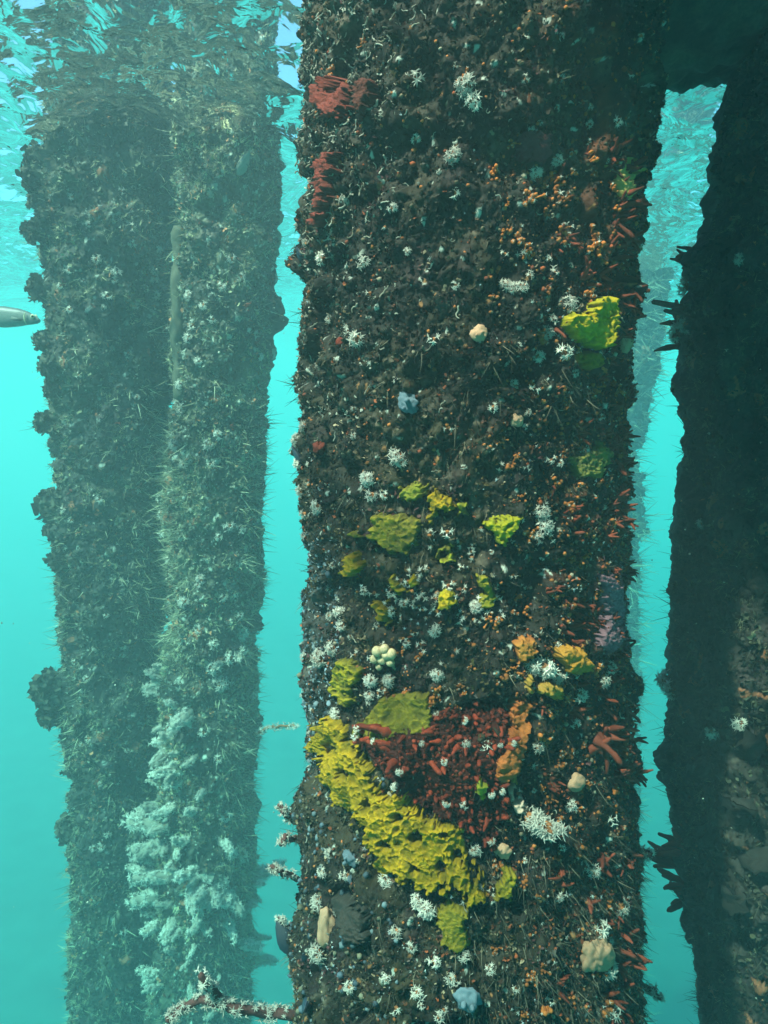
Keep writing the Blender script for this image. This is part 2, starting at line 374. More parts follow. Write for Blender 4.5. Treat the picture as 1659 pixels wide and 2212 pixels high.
def make_jetty_shade_deck():  # unseen deck, added and shaped to shade the dark pile and its water
    root = empty('jetty_shade_deck', (0, 0, 1.50)); tag(root, 'unseen timber jetty deck added to shade the dark pile', 'jetty deck')
    V = []; F = []
    for k in range(22):
        x0 = JETTY_X + k * .155; x1 = x0 + .147; b = len(V)
        ye = .40 if x1 < -.28 else 2.5                   # first board cut short to let sun onto the near pile's rim
        for z in (0, .045): V += [(x0, .06, z), (x1, .06, z), (x1, ye, z), (x0, ye, z)]
        F += [(b, b + 3, b + 2, b + 1), (b + 4, b + 5, b + 6, b + 7)] + [(b + i, b + (i + 1) % 4, b + 4 + (i + 1) % 4, b + 4 + i) for i in range(4)]
    link('deck_boards', mesh_np('deck_boards', V, F, smooth=False), [bpy.data.materials['weathered_timber']], root)
JETTY_X = -.46  # deck edge placed by where its shade falls
make_jetty_shade_deck()
# ------------------------------------------------------------------ growth templates (local +Z points away from what they grow on)
def tube(pts, rad, sides=6, seed=0, wob=0.0):
    pts = np.asarray(pts, float); n = len(pts); rad = np.broadcast_to(np.asarray(rad, float), (n,))
    T = np.gradient(pts, axis=0); T /= np.linalg.norm(T, axis=1)[:, None] + 1e-9
    ref = np.array([.31, .87, .39]); S = np.cross(T, ref); S /= np.linalg.norm(S, axis=1)[:, None] + 1e-9; B = np.cross(T, S)
    a = np.linspace(0, 2 * PI, sides, endpoint=False)
    V = pts[:, None] + (np.cos(a)[None, :, None] * S[:, None] + np.sin(a)[None, :, None] * B[:, None]) * rad[:, None, None]
    if wob: V = V + wob * rad[:, None, None] * (V - pts[:, None]) / (rad[:, None, None] + 1e-9) * vnoise(V / (rad.max() * 0.9) + seed, seed)[..., None]
    V = V.reshape(-1, 3); i = np.arange(n * sides).reshape(n, sides); r = np.roll(i, -1, 1)
    q = np.stack([i[:-1], r[:-1], r[1:], i[1:]], -1).reshape(-1, 4)
    F = np.concatenate([q[:, [0, 1, 2]], q[:, [0, 2, 3]]])
    V = np.concatenate([V, [pts[-1] + T[-1] * rad[-1] * .7]]); c = len(V) - 1; l = i[-1]
    F = np.concatenate([F, np.stack([l, np.roll(l, -1), np.full(sides, c)], -1)])
    return V, F
def ico(sub=2, seed=0, amp=0.15, freq=2.0, squash=(1, 1, 1)):
    bm = bmesh.new(); bmesh.ops.create_icosphere(bm, subdivisions=sub, radius=1.0)
    V = np.array([v.co[:] for v in bm.verts]); F = np.array([[v.index for v in f.verts] for f in bm.faces]); bm.free()
    return V * (1 + amp * vnoise(V * freq + seed * 3.1, seed)[:, None] + amp * .5 * vnoise(V * freq * 2.3 + seed, seed + 1)[:, None]) * np.array(squash), F
def joinm(parts):
    Vs, Fs, b = [], [], 0
    for V, F in parts: Vs.append(V); Fs.append(np.asarray(F) + b); b += len(V)
    return np.concatenate(Vs), np.concatenate(Fs)
def basis(N, roll):
    N = np.asarray(N, float); N = N / np.linalg.norm(N, axis=-1, keepdims=True)
    r = np.where(np.abs(N[..., 2:3]) < .9, np.array([0, 0, 1.0]), np.array([1.0, 0, 0]))
    X = np.cross(r, N); X /= np.linalg.norm(X, axis=-1, keepdims=True); Y = np.cross(N, X)
    c, s = np.cos(roll)[..., None], np.sin(roll)[..., None]
    return X * c + Y * s, -X * s + Y * c, N
def scatter(tmpls, pos, nrm, size, roll, colr, rng):
    """many small pieces of one mat of growth, gathered in one mesh"""
    pick = rng.integers(0, len(tmpls), len(pos)); Vs, Fs, Cs, b = [], [], [], 0
    for k, (V, F) in enumerate(tmpls):
        m = np.where(pick == k)[0]
        if not len(m): continue
        X, Y, Z = basis(nrm[m], roll[m]); S = size[m][:, None, None]
        W = pos[m][:, None] + S * (V[None, :, 0:1] * X[:, None] + V[None, :, 1:2] * Y[:, None] + V[None, :, 2:3] * Z[:, None])
        n = len(V); Fs.append((F[None] + (np.arange(len(m)) * n)[:, None, None] + b).reshape(-1, 3)); b += len(m) * n
        Vs.append(W.reshape(-1, 3)); Cs.append(np.repeat(colr[m], n, 0))
    return np.concatenate(Vs), np.concatenate(Fs), np.concatenate(Cs)
def unit(v): v = np.asarray(v, float); return v / (np.linalg.norm(v) + 1e-9)

def t_strands(n, seed, spread=.6, curl=.4, wid=.035):
    r = np.random.default_rng(seed); P = []
    for k in range(n):
        d = unit([r.normal(0, spread), r.normal(0, spread), 1]); L = r.uniform(.5, 1.1); b = r.normal(0, .12, 3) * [1, 1, 0]; bend = r.normal(0, curl, 3)
        t = np.linspace(0, 1, 5)[:, None]; p = b + d * L * t + bend * t ** 2 * .5; sd = unit(np.cross(d, r.normal(0, 1, 3))) * wid * (1.05 - t) ** .6
        V = np.stack([p - sd, p + sd], 1).reshape(-1, 3); F = []
        for i in range(4): F += [(2 * i, 2 * i + 1, 2 * i + 3), (2 * i, 2 * i + 3, 2 * i + 2)]
        P.append((V, np.array(F)))
    return joinm(P)
def t_leaf(seed):
    r = np.random.default_rng(seed); u, v = np.meshgrid(np.linspace(-.5, .5, 4), np.linspace(0, 1, 4))
    x = u * (0.5 + 1.0 * np.sin(v * PI * .8)) + .12 * r.normal(0, 1, u.shape); y = .3 * r.normal(0, 1) * v ** 2 + .13 * r.normal(0, 1, u.shape)
    V = np.stack([x, y, v + .1 * r.normal(0, 1, u.shape)], -1).reshape(-1, 3); F = []
    for j in range(3):
        for i in range(3): a = j * 4 + i; F += [(a, a + 1, a + 5), (a, a + 5, a + 4)]
    return V, np.array(F)
def t_worm(seed):
    r = np.random.default_rng(seed); n = 9; p = np.zeros((n, 3)); d = r.uniform(0, 6.3)
    for i in range(1, n):
        d += r.normal(0, .7); p[i] = p[i - 1] + .22 * np.array([math.cos(d), math.sin(d), 0]) + [0, 0, .03 if i < 6 else .16]
    p -= p[n // 2] * [1, 1, 0]; p[:, 2] += .05
    return tube(p, np.linspace(.07, .13, n), 5)
def t_polyp(seed, arms=8):
    r = np.random.default_rng(seed); P = [tube([(0, 0, 0), (0, 0, .45)], [.13, .17], 5)]
    for k in range(arms):
        a = 2 * PI * k / arms + r.normal(0, .12); el = r.uniform(.15, .75); L = r.uniform(.55, .9)
        d = np.array([math.cos(a) * math.cos(el), math.sin(a) * math.cos(el), math.sin(el)]); t = np.linspace(0, 1, 4)[:, None]
        p = np.array([0, 0, .42]) + d * L * t + np.array([0, 0, -.25]) * t ** 2 * r.uniform(-.4, 1.2)
        P.append(tube(p, [.055, .07, .055, .02], 4))
    return joinm(P)
def orient(VF, pos, n, s, roll):
    V, F = VF; X, Y, Z = basis(np.array([n]), np.array([roll])); M = np.stack([X[0], Y[0], Z[0]])
    return V @ M * s + np.asarray(pos), F
def t_tuft(seed, n, ps=.62, flat=1.0):
    """(stalks, polyps) of a soft coral tuft about 1 unit in radius"""
    r = np.random.default_rng(seed); A, B = [], []
    for k in range(n):
        z = 1 - (k + .5) / n * .95; a = k * 2.39996 + r.normal(0, .25); q = math.sqrt(1 - z * z)
        d = unit([q * math.cos(a), q * math.sin(a), z * flat + .1]) if n > 1 else np.array([0, 0, 1.])
        L = r.uniform(.35, .62)
        A.append(tube([(0, 0, -.15), d * L * .6, d * L], [.16, .14, .13], 5))
        B.append(orient(t_polyp(seed * 31 + k), d * L * .92, d, ps * r.uniform(.75, 1.15), r.uniform(0, 6)))
    A.append((ico(1, seed, .25, 2)[0] * [.42, .42, .3], ico(1, seed)[1]))
    return joinm(A), joinm(B)
def t_nubs(seed, n):
    r = np.random.default_rng(seed); A, B = [], []
    for k in range(n):
        V, F = ico(1, seed * 7 + k, .2, 2); c = np.array([r.normal(0, .5), r.normal(0, .5), r.uniform(.1, .65)]); s = r.uniform(.17, .32)
        A.append((V * s * [1, 1, 1.25] + c, F)); A.append(tube([c * [.5, .5, 0], c], [.11, .14], 4))
        if r.random() < .35: B.append(orient(t_polyp(seed * 3 + k, 6), c + [0, 0, s * .6], unit(c), .34, r.uniform(0, 6)))
    if not B: B.append(orient(t_polyp(seed, 6), (0, 0, .5), (0, 0, 1), .3, 0))
    return joinm(A), joinm(B)
def t_finger(seed, L=1.0, r0=.2, bend=.25):
    r = np.random.default_rng(seed); t = np.linspace(0, 1, 11); b = r.normal(0, bend, 2)
    p = np.stack([b[0] * t ** 2, b[1] * t ** 2, L * t], -1); rad = r0 * (1.15 - .62 * t + .12 * np.sin(t * 9 + seed)) * np.where(t > .93, .72, 1)
    return tube(p, rad, 9, seed, .28)
def t_fingers(seed, n):
    r = np.random.default_rng(seed); P = []
    for k in range(n):
        d = unit([r.normal(0, .35), r.normal(0, .35), 1]); P.append(orient(t_finger(seed * 13 + k, r.uniform(.5, 1.1), r.uniform(.10, .15), .3), [r.normal(0, .22), r.normal(0, .22), -.05], d, 1, r.uniform(0, 6)))
    return P
def t_branch(seed, L=1.0, r0=.10, npol=46, ps=.16, path=None):
    """(branch, polyps): a coral branch with polyps all along it"""
    r = np.random.default_rng(seed); t = np.linspace(0, 1, 14)
    p = np.stack([.10 * L * np.sin(t * 3 + seed), .10 * L * np.cos(t * 2.3 + seed) - .1 * L, L * t], -1) if path is None else np.asarray(path, float)
    if path is None: p -= p[0]
    m = len(p); rad = r0 * np.linspace(1.15, .65, m); A = tube(p, rad, 8, seed, .3); B = []
    for k in range(npol):
        f = r.uniform(.05, 1) * (m - 1); i = min(int(f), m - 2); c = p[i] + (p[i + 1] - p[i]) * (f - i); T = unit(p[i + 1] - p[i])
        d = unit(np.cross(T, r.normal(0, 1, 3)) + .5 * T * r.random())
        if f > m - 1.6: d = unit(d + 1.2 * T)
        B.append(orient(t_polyp(seed * 77 + k, 7), c + d * rad[i] * .8, d, ps * r.uniform(.7, 1.2), r.uniform(0, 6)))
    return A, joinm(B)

# ------------------------------------------------------------------ more materials
def mat_tint(name, tint, vary=.25, **k):
    """one living colour; each copy a little lighter or darker, as individuals are"""
    m = mat_growth(name, tint=tint, **k); t = m.node_tree; N = t.nodes; b = N['Principled BSDF']
    oi = N.new('ShaderNodeObjectInfo'); mr = N.new('ShaderNodeMapRange'); mr.inputs[3].default_value = 1 - vary; mr.inputs[4].default_value = 1 + vary * .4
    t.links.new(oi.outputs['Random'], mr.inputs[0])
    vm = N.new('ShaderNodeVectorMath'); vm.operation = 'SCALE'; src = b.inputs['Base Color'].links[0].from_socket
    t.links.new(src, vm.inputs[0]); t.links.new(mr.outputs[0], vm.inputs['Scale']); t.links.new(vm.outputs[0], b.inputs['Base Color'])
    return m
K = dict(nscale=300, bump=.3, bscale=700)
M_WHITE = mat_tint('white_polyps', (.84, .72, .64), .35, mottle=(.85, 1.05), **K)
M_RUST = mat_tint('rust_stalk', (.46, .16, .06), .4, **K)
M_ORANGE = mat_tint('orange_polyps', (.56, .155, .035), .55, **K)
M_RED = mat_tint('red_sponge', (.32, .036, .014), .5, **K)
M_FINGER = mat_tint('finger_sponge', (.25, .042, .02), .5, **K)
M_PEACH = mat_tint('peach_tunic', (.62, .32, .20), .2, sss=.1, **K)
M_CREAM = mat_tint('cream_tunic', (.70, .46, .27), .15, rough=.5, **K)
M_BLUE = mat_tint('blue_grey_tunic', (.16, .20, .25), .2, **K)
M_PALE = mat_tint('pale_stalk', (.44, .36, .30), .3, **K)
M_FAN = mat_tint('pale_shell', (.34, .34, .29), .2, mottle=(.5, 1.2), nscale=60, bump=.6, bscale=160)
M_MUSSEL = mat_tint('mussel_shell', (.035, .045, .075), .3, rough=.4, spec=.5, nscale=120, bump=.4, bscale=260)
M_OYSTER = mat_tint('oyster_shell', (.045, .034, .030), .5, mottle=(.3, 1.5), nscale=90, bump=.6, bscale=240)
M_WOOD = mat_tint('bare_timber', (.13, .11, .075), .1, nscale=40, bscale=120)

# ------------------------------------------------------------------ mats of small growth on the piles (parts of their pile)
STR = [t_strands(5, s) for s in range(8)]; LONG = [t_strands(4, 40 + s, .35, .5, .022) for s in range(6)]
LEAF = [t_leaf(s) for s in range(8)]; NUB = [ico(1, s, .3, 2, (1, 1, .8)) for s in range(5)]; WORM = [t_worm(s) for s in range(8)]
TINYP = [t_polyp(s, 6) for s in range(4)]
def mat_on(pile, name, label, tm, n, zone, size, color, rng, tilt=.5, lift=-.001, droop=0., parent=None, mat=None, phr=1.6):
    """zone(px, py) -> probability; color(px, py, u) -> rgb"""
    z0, z1 = pile.kz[0], pile.kz[-1]
    ph = rng.uniform(-phr, phr, n); z = rng.uniform(z0, z1, n); P = pile.point(ph, z, lift, True); px, py = proj(P)
    k = (rng.random(n) < zone(px, py)) & (py > -60) & (py < 2290) & (px > -60) & (px < 1720)
    P, ph, px, py = P[k], ph[k], px[k], py[k]; m = len(P)
    N = pile.nrm(ph) + rng.normal(0, tilt, (m, 3)) + np.array([0, 0, -droop]); u = rng.random((m, 3))
    s = rng.uniform(size[0], size[1], m) * rng.uniform(.6, 1.2, m)
    V, F, C = scatter(tm, P, N, s, rng.uniform(0, 6.3, m), color(px, py, u), rng)
    o = link(name, mesh_np(name, V, F, C), [mat or M_TURF], parent); tag(o, label, kind='stuff'); return o
def pal(cols, wts=None):
    cols = np.array(cols); wts = np.ones(len(cols)) if wts is None else np.array(wts, float); cw = np.cumsum(wts / wts.sum())
    def f(px, py, u): return cols[np.minimum(np.searchsorted(cw, u[:, 0]), len(cols) - 1)] * (.55 + .75 * u[:, 1:2])
    return f
rg = np.random.default_rng(21)
DARK = [(.050, .040, .032), (.075, .062, .038), (.040, .030, .026), (.065, .042, .045), (.095, .080, .050)]
one = lambda px, py: 1.0 + 0 * px
def near_col(px, py, u):
    q = rg.random(len(px)); S = lambda k, a: fbm(np.stack([px / a, py / a, 0 * px + k], -1), 3, 60 + k)
    c = np.broadcast_to(np.array([.034, .028, .022]), (len(px), 3)).copy()
    c = mixc(c, (.105, .090, .040), sstep(.02, .3, S(1, 120))); c = mixc(c, (.095, .042, .055), sstep(.08, .35, S(2, 90))); c = mixc(c, (.10, .11, .125), sstep(.18, .4, S(6, 80))); c = mixc(c, (.15, .055, .028), sstep(.2, .42, S(7, 60)) * sstep(760, 1000, px)); c = mixc(c, (.125, .105, .075), sstep(.12, .4, S(3, 70)) * .9)
    c = mixc(c, (.014, .012, .011), sstep(.05, .3, S(4, 100))); c = c * (.55 + .8 * u[:, 1:2])
    c = c * [1.05, .80, .66]; tip = q > .90; c[tip] = np.array([.32, .23, .15]) * (.6 + .7 * u[tip, 1:2])
    rust = q < .05 + .26 * sstep(1080, 1330, px) * sstep(150, 500, py); c[rust] = np.array([.32, .075, .028]) * (.5 + u[rust, 1:2])
    c = c * (1 - .40 * sstep(1080, 850, py) * sstep(760, 900, px))[:, None]  # upper middle darkened in the turf colour, standing in for deck shade
    bl = (q > .55) & (px < 735) & (py > 1150) & (py < 1720); c[bl] = np.array([.22, .28, .34]) * (.5 + .8 * u[bl, 1:2])
    pale = (q > .80) & (px < 860) & (py < 900); c[pale] = np.array([.36, .33, .28]) * (.5 + .8 * u[pale, 1:2])
    pu = (q > .5) & (np.hypot((px - 1315) / 55, (py - 1330) / 130) < 1); c[pu] = np.array([.26, .12, .15]) * (.5 + .8 * u[pu, 1:2])
    return c
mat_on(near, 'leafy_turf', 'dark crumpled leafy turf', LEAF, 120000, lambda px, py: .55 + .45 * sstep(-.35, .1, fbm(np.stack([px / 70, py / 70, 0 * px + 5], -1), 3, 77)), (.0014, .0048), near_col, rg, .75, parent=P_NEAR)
mat_on(near, 'hair_turf', 'brown hair-like turf', STR, 70000, lambda px, py: .45 + .55 * sstep(-.1, .35, fbm(np.stack([px / 160, py / 160, 0 * px], -1), 2, 9)), (.0035, .009), pal(DARK + [(.10, .085, .06), (.13, .115, .085)]), rg, .6, parent=P_NEAR)
mat_on(near, 'long_hydroids', 'long dark hydroid strands on the rims', LONG, 2600, lambda px, py: np.where((px > 1290) & (py > 1300), .5, .12) + .3 * ((px < 690) & (py > 600) & (py < 1100)), (.012, .030), pal([(.05, .04, .03), (.10, .08, .05)]), rg, .5, parent=P_NEAR)
mat_on(near, 'pebbly_nubs', 'small dull nubs', NUB, 12000, lambda px, py: .22 + .45 * (px > 1050), (.0012, .0034), lambda px, py, u: np.where((u[:, 2:3] < .30 + .3 * sstep(1000, 1300, px)[:, None]), np.array([.55, .16, .045]), np.array([.18, .125, .08])) * (.4 + .8 * u[:, 1:2]), rg, .5, .001, parent=P_NEAR)
mat_on(near, 'rusty_nubs', 'small rusty red nubs crowding the far rim', NUB, 16000, lambda px, py: (sstep(1040, 1300, px) * sstep(250, 420, py) * .9 + .06) * sstep(-.15, .25, fbm(np.stack([px / 34, py / 34, 0 * px + 8], -1), 2, 91)), (.0016, .0042), pal([(.34, .07, .025), (.46, .15, .04), (.22, .05, .025), (.40, .30, .22)], [3, 2, 2, 1]), rg, .5, .001, parent=P_NEAR)
mat_on(near, 'tube_worms', 'pale wriggling worm tubes', WORM, 9000, lambda px, py: .9 * sstep(620, 380, py) * sstep(960, 760, px) + .5 * sstep(730, 660, px) * sstep(1000, 800, py) + .03 + .3 * np.exp(-((px - 1150) / 70) ** 2 - ((py - 430) / 60) ** 2), (.004, .010), pal([(.34, .28, .22), (.24, .19, .14), (.46, .40, .34)]), rg, .25, .001, parent=P_NEAR)
mat_on(near, 'draping_hair', 'long drooping brown hair turf low on the pile', LONG, 16000, lambda px, py: sstep(960, 1060, px) * sstep(1800, 1880, py) * .9 + .10 * (py > 700) + .5 * np.exp(-((px - 1200) / 60) ** 2 - ((py - 870) / 60) ** 2), (.012, .030), pal([(.13, .10, .07), (.09, .07, .05), (.18, .14, .10)]), rg, .3, parent=P_NEAR, droop=.9)
mat_on(near, 'blue_nubs', 'dull blue-grey lumps near the mussels', NUB, 3800, lambda px, py: sstep(900, 800, px) * sstep(1650, 1750, py) * .7 + .5 * sstep(740, 680, px) * sstep(1150, 1250, py), (.0025, .0065), pal([(.10, .13, .17), (.16, .19, .22), (.06, .075, .10), (.20, .17, .12)]), rg, .4, .001, parent=P_NEAR)
def pol_zone(px, py):
    return .05 + .55 * np.exp(-((px - 960) / 110) ** 2 - ((py - 1290) / 120) ** 2) + .45 * sstep(730, 660, px) * sstep(850, 950, py) * sstep(1600, 1400, py) + .35 * sstep(1120, 1250, px) * sstep(620, 700, py) * sstep(1500, 1300, py) + .3 * sstep(1850, 1950, py)
mat_on(near, 'white_specks', 'scattered tiny white polyps', TINYP, 15000, lambda px, py: pol_zone(px, py) * 1.3 * sstep(-.05, .3, fbm(np.stack([px / 38, py / 38, 0 * px + 2], -1), 2, 88)), (.0018, .0048), pal([(.78, .75, .70), (.62, .62, .62), (.55, .60, .66)]), rg, .4, .002, parent=P_NEAR)

def patchy(f, a, lo, hi, seed):
    return lambda px, py, u: f(px, py, u) * (lo + (hi - lo) * sstep(-.3, .3, fbm(np.stack([px / a, py / a, 0 * px + seed], -1), 3, 33)))[:, None]
HZ = [(.050, .045, .035), (.080, .075, .048), (.045, .038, .032), (.11, .10, .06)]
def far_mats(p, par, n, k, white, g=1.0):
    mat_on(p, 'leafy_turf', 'dull leafy turf', LEAF, n * 2, one, (.005 * k, .015 * k), patchy(pal(HZ + [(.18, .07, .035)], [3, 3, 3, 2, 1]), 45, .35 * g, 1.7 * g, p.seed), rg, .75, parent=par)
    mat_on(p, 'hair_turf', 'pale brown hair-like turf', STR, n, lambda px, py: .25 + .75 * sstep(.0, .35, fbm(np.stack([px / 60, py / 60, 0 * px + p.seed], -1), 2, 9)), (.015 * k, .04 * k), patchy(pal([(.16, .14, .085), (.10, .085, .055), (.24, .20, .12)]), 45, .4 * g, 1.6 * g, p.seed), rg, .6, parent=par)
    mat_on(p, 'white_specks', 'scattered tiny white polyps', TINYP, white, lambda px, py: .35 + .6 * sstep(0, .3, fbm(np.stack([px / 50, py / 50, 0 * px + p.seed], -1), 2, 19)), (.005 * k, .012 * k), pal([(.62, .60, .52), (.42, .40, .34), (.50, .22, .10)], [2, 2, 1]), rg, .5, .004, parent=par)
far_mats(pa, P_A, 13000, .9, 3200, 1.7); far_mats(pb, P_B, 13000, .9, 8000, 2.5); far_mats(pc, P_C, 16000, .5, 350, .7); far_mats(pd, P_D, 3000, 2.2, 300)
FUZZ = [(.42, .38, .25), (.32, .28, .18), (.50, .46, .32)]
mat_on(pb, 'feathery_hydroids', 'soft tan hydroid plumes on the lit rim', LONG, 9000, lambda px, py: .7 * sstep(430, 385, px) * sstep(850, 1000, py) * sstep(1480, 1350, py) + sstep(490, 550, px) * sstep(850, 1000, py) * .9 + .5 * ((px > 470) & (py > 1500)) + .08, (.03, .075), pal(FUZZ), rg, .35, parent=P_B)
mat_on(pa, 'feathery_hydroids', 'soft tan hydroid plumes beside the seam', LONG, 9000, lambda px, py: np.exp(-((px - 330) / 55) ** 2) * sstep(800, 950, py) * sstep(1420, 1250, py) + .25 * (px < 175) * (py > 1100) + .08, (.03, .075), pal(FUZZ), rg, .35, parent=P_A)
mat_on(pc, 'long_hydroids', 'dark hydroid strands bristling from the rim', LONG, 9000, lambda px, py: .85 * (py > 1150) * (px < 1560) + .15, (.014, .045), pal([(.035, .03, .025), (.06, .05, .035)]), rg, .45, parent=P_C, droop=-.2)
mat_on(pd, 'feathery_hydroids', 'pale hydroid fuzz', LONG, 2600, one, (.10, .20), pal(FUZZ), rg, .4, parent=P_D)
# ------------------------------------------------------------------ things that grow on the piles
ITEMS = []            # (object, kind phrase, px, py, size in picture units, pile key, group)
LAND = {'near': [], 'knobbly': [], 'white': [], 'shaded': []}
PK = {'near': near, 'knobbly': pa, 'white': pb, 'shaded': pc}
def landmark(pk, name, px, py): LAND[pk].append((name, px, py))
def frame_at(pk, px, py, lift=0.0, rim=None):
    p = PK[pk]; ph, z = p.hit(px, py); P = p.point(ph, z, lift); return P, p.nrm(ph), float(np.linalg.norm(P))
def set_frame(o, P, N, s, roll):
    X, Y, Z = basis(np.array([N]), np.array([roll])); X, Y, Z = X[0] * s, Y[0] * s, Z[0] * s
    o.matrix_world = Matrix(((X[0], Y[0], Z[0], P[0]), (X[1], Y[1], Z[1], P[1]), (X[2], Y[2], Z[2], P[2]), (0, 0, 0, 1)))
def tri_mesh(name, VF, mat):
    me = mesh_np(name, VF[0], VF[1]); me.materials.append(mat); return me
def two_mat(name, A, mA, B, mB):
    V, F = joinm([A, B]); me = mesh_np(name, V, F); me.materials.append(mA); me.materials.append(mB)
    idx = np.zeros(len(F), np.int32); idx[len(A[1]):] = 1; me.polygons.foreach_set('material_index', idx); return me
rr = np.random.default_rng(99)

# soft coral tufts: large ones have stalks and polyps as parts, tiny ones are one mesh
NT = [(4, .95), (6, .85), (9, .75), (13, .66), (18, .58), (26, .50)]
TUFT = [t_tuft(s, n, ps) for s, (n, ps) in enumerate(NT * 2)]
TUFT_ST = [tri_mesh('tuft_stalks', t[0], M_RUST) for t in TUFT]; TUFT_PO = [tri_mesh('tuft_polyps', t[1], M_WHITE) for t in TUFT]
TUFT_1 = [two_mat('coral_tuft', t[0], M_RUST, t[1], M_WHITE) for t in TUFT]
STAR = [t_tuft(60 + s, n, 1.0) for s, n in enumerate((1, 2, 3, 2))]
STAR_1 = [two_mat('coral_star', t[0], M_RUST, t[1], M_WHITE) for t in STAR]
def tuft(pk, px, py, r, dense=None, lean=(0, 0, 0)):
    P, N, d = frame_at(pk, px, py, .001); N = N + np.array(lean) + rr.normal(0, .18, 3); s = r / FPX * d * 1.02
    if dense is None: dense = int(np.clip(r / 6 + rr.normal(0, .7), 0, 5))
    k = min(dense, 5) + 6 * int(rr.integers(0, 2)); roll = rr.uniform(0, 6.3)
    if r >= 13:
        o = empty('white_coral_tuft'); set_frame(o, P, N, s, roll)
        link('stalks', TUFT_ST[k], (), o); link('polyps', TUFT_PO[k], (), o)
    else:
        o = link('white_coral_tuft', TUFT_1[k]); set_frame(o, P, N, s, roll)
    ITEMS.append((o, 'white coral tuft', px, py, r, pk, 'white soft coral tufts', 'soft coral')); return o
def star(pk, px, py, r):
    P, N, d = frame_at(pk, px, py, .001); k = int(rr.integers(0, 4))
    o = link('white_coral_star', STAR_1[k]); set_frame(o, P, N + rr.normal(0, .25, 3), r / FPX * d, rr.uniform(0, 6.3))
    ITEMS.append((o, 'white star-shaped coral polyp', px, py, r, pk, 'star-shaped white polyps', 'coral polyp')); return o
NUBT = [t_nubs(s, n) for s, n in enumerate((6, 8, 10, 13, 7, 9))]
NUB_1 = [two_mat('orange_nubs', t[0], M_ORANGE, t[1], M_WHITE) for t in NUBT]
def nubs(pk, px, py, r):
    P, N, d = frame_at(pk, px, py, .001)
    o = link('orange_coral_knot', NUB_1[int(rr.integers(0, 6))]); set_frame(o, P, N + rr.normal(0, .2, 3), r / FPX * d * 1.15, rr.uniform(0, 6.3))
    ITEMS.append((o, 'knot of orange coral nubs', px, py, r, pk, 'knots of orange coral nubs', 'coral')); return o
FING = [t_fingers(s, n) for s, n in enumerate((4, 6, 7, 3, 5, 4))]
FING_M = [[tri_mesh('finger', f, M_FINGER) for f in fs] for fs in FING]
def fingers(pk, px, py, r, lean=(0, 0, 0), kind='rusty finger sponge'):
    P, N, d = frame_at(pk, px, py, -.002); N = unit(N + np.array(lean) + rr.normal(0, .15, 3)); k = int(rr.integers(0, 6))
    o = empty('finger_sponge'); set_frame(o, P, N, r / FPX * d, rr.uniform(0, 6.3))
    for me in FING_M[k]: link('finger', me, (), o)
    ITEMS.append((o, kind, px, py, r, pk, 'rusty finger sponges', 'finger sponge')); return o

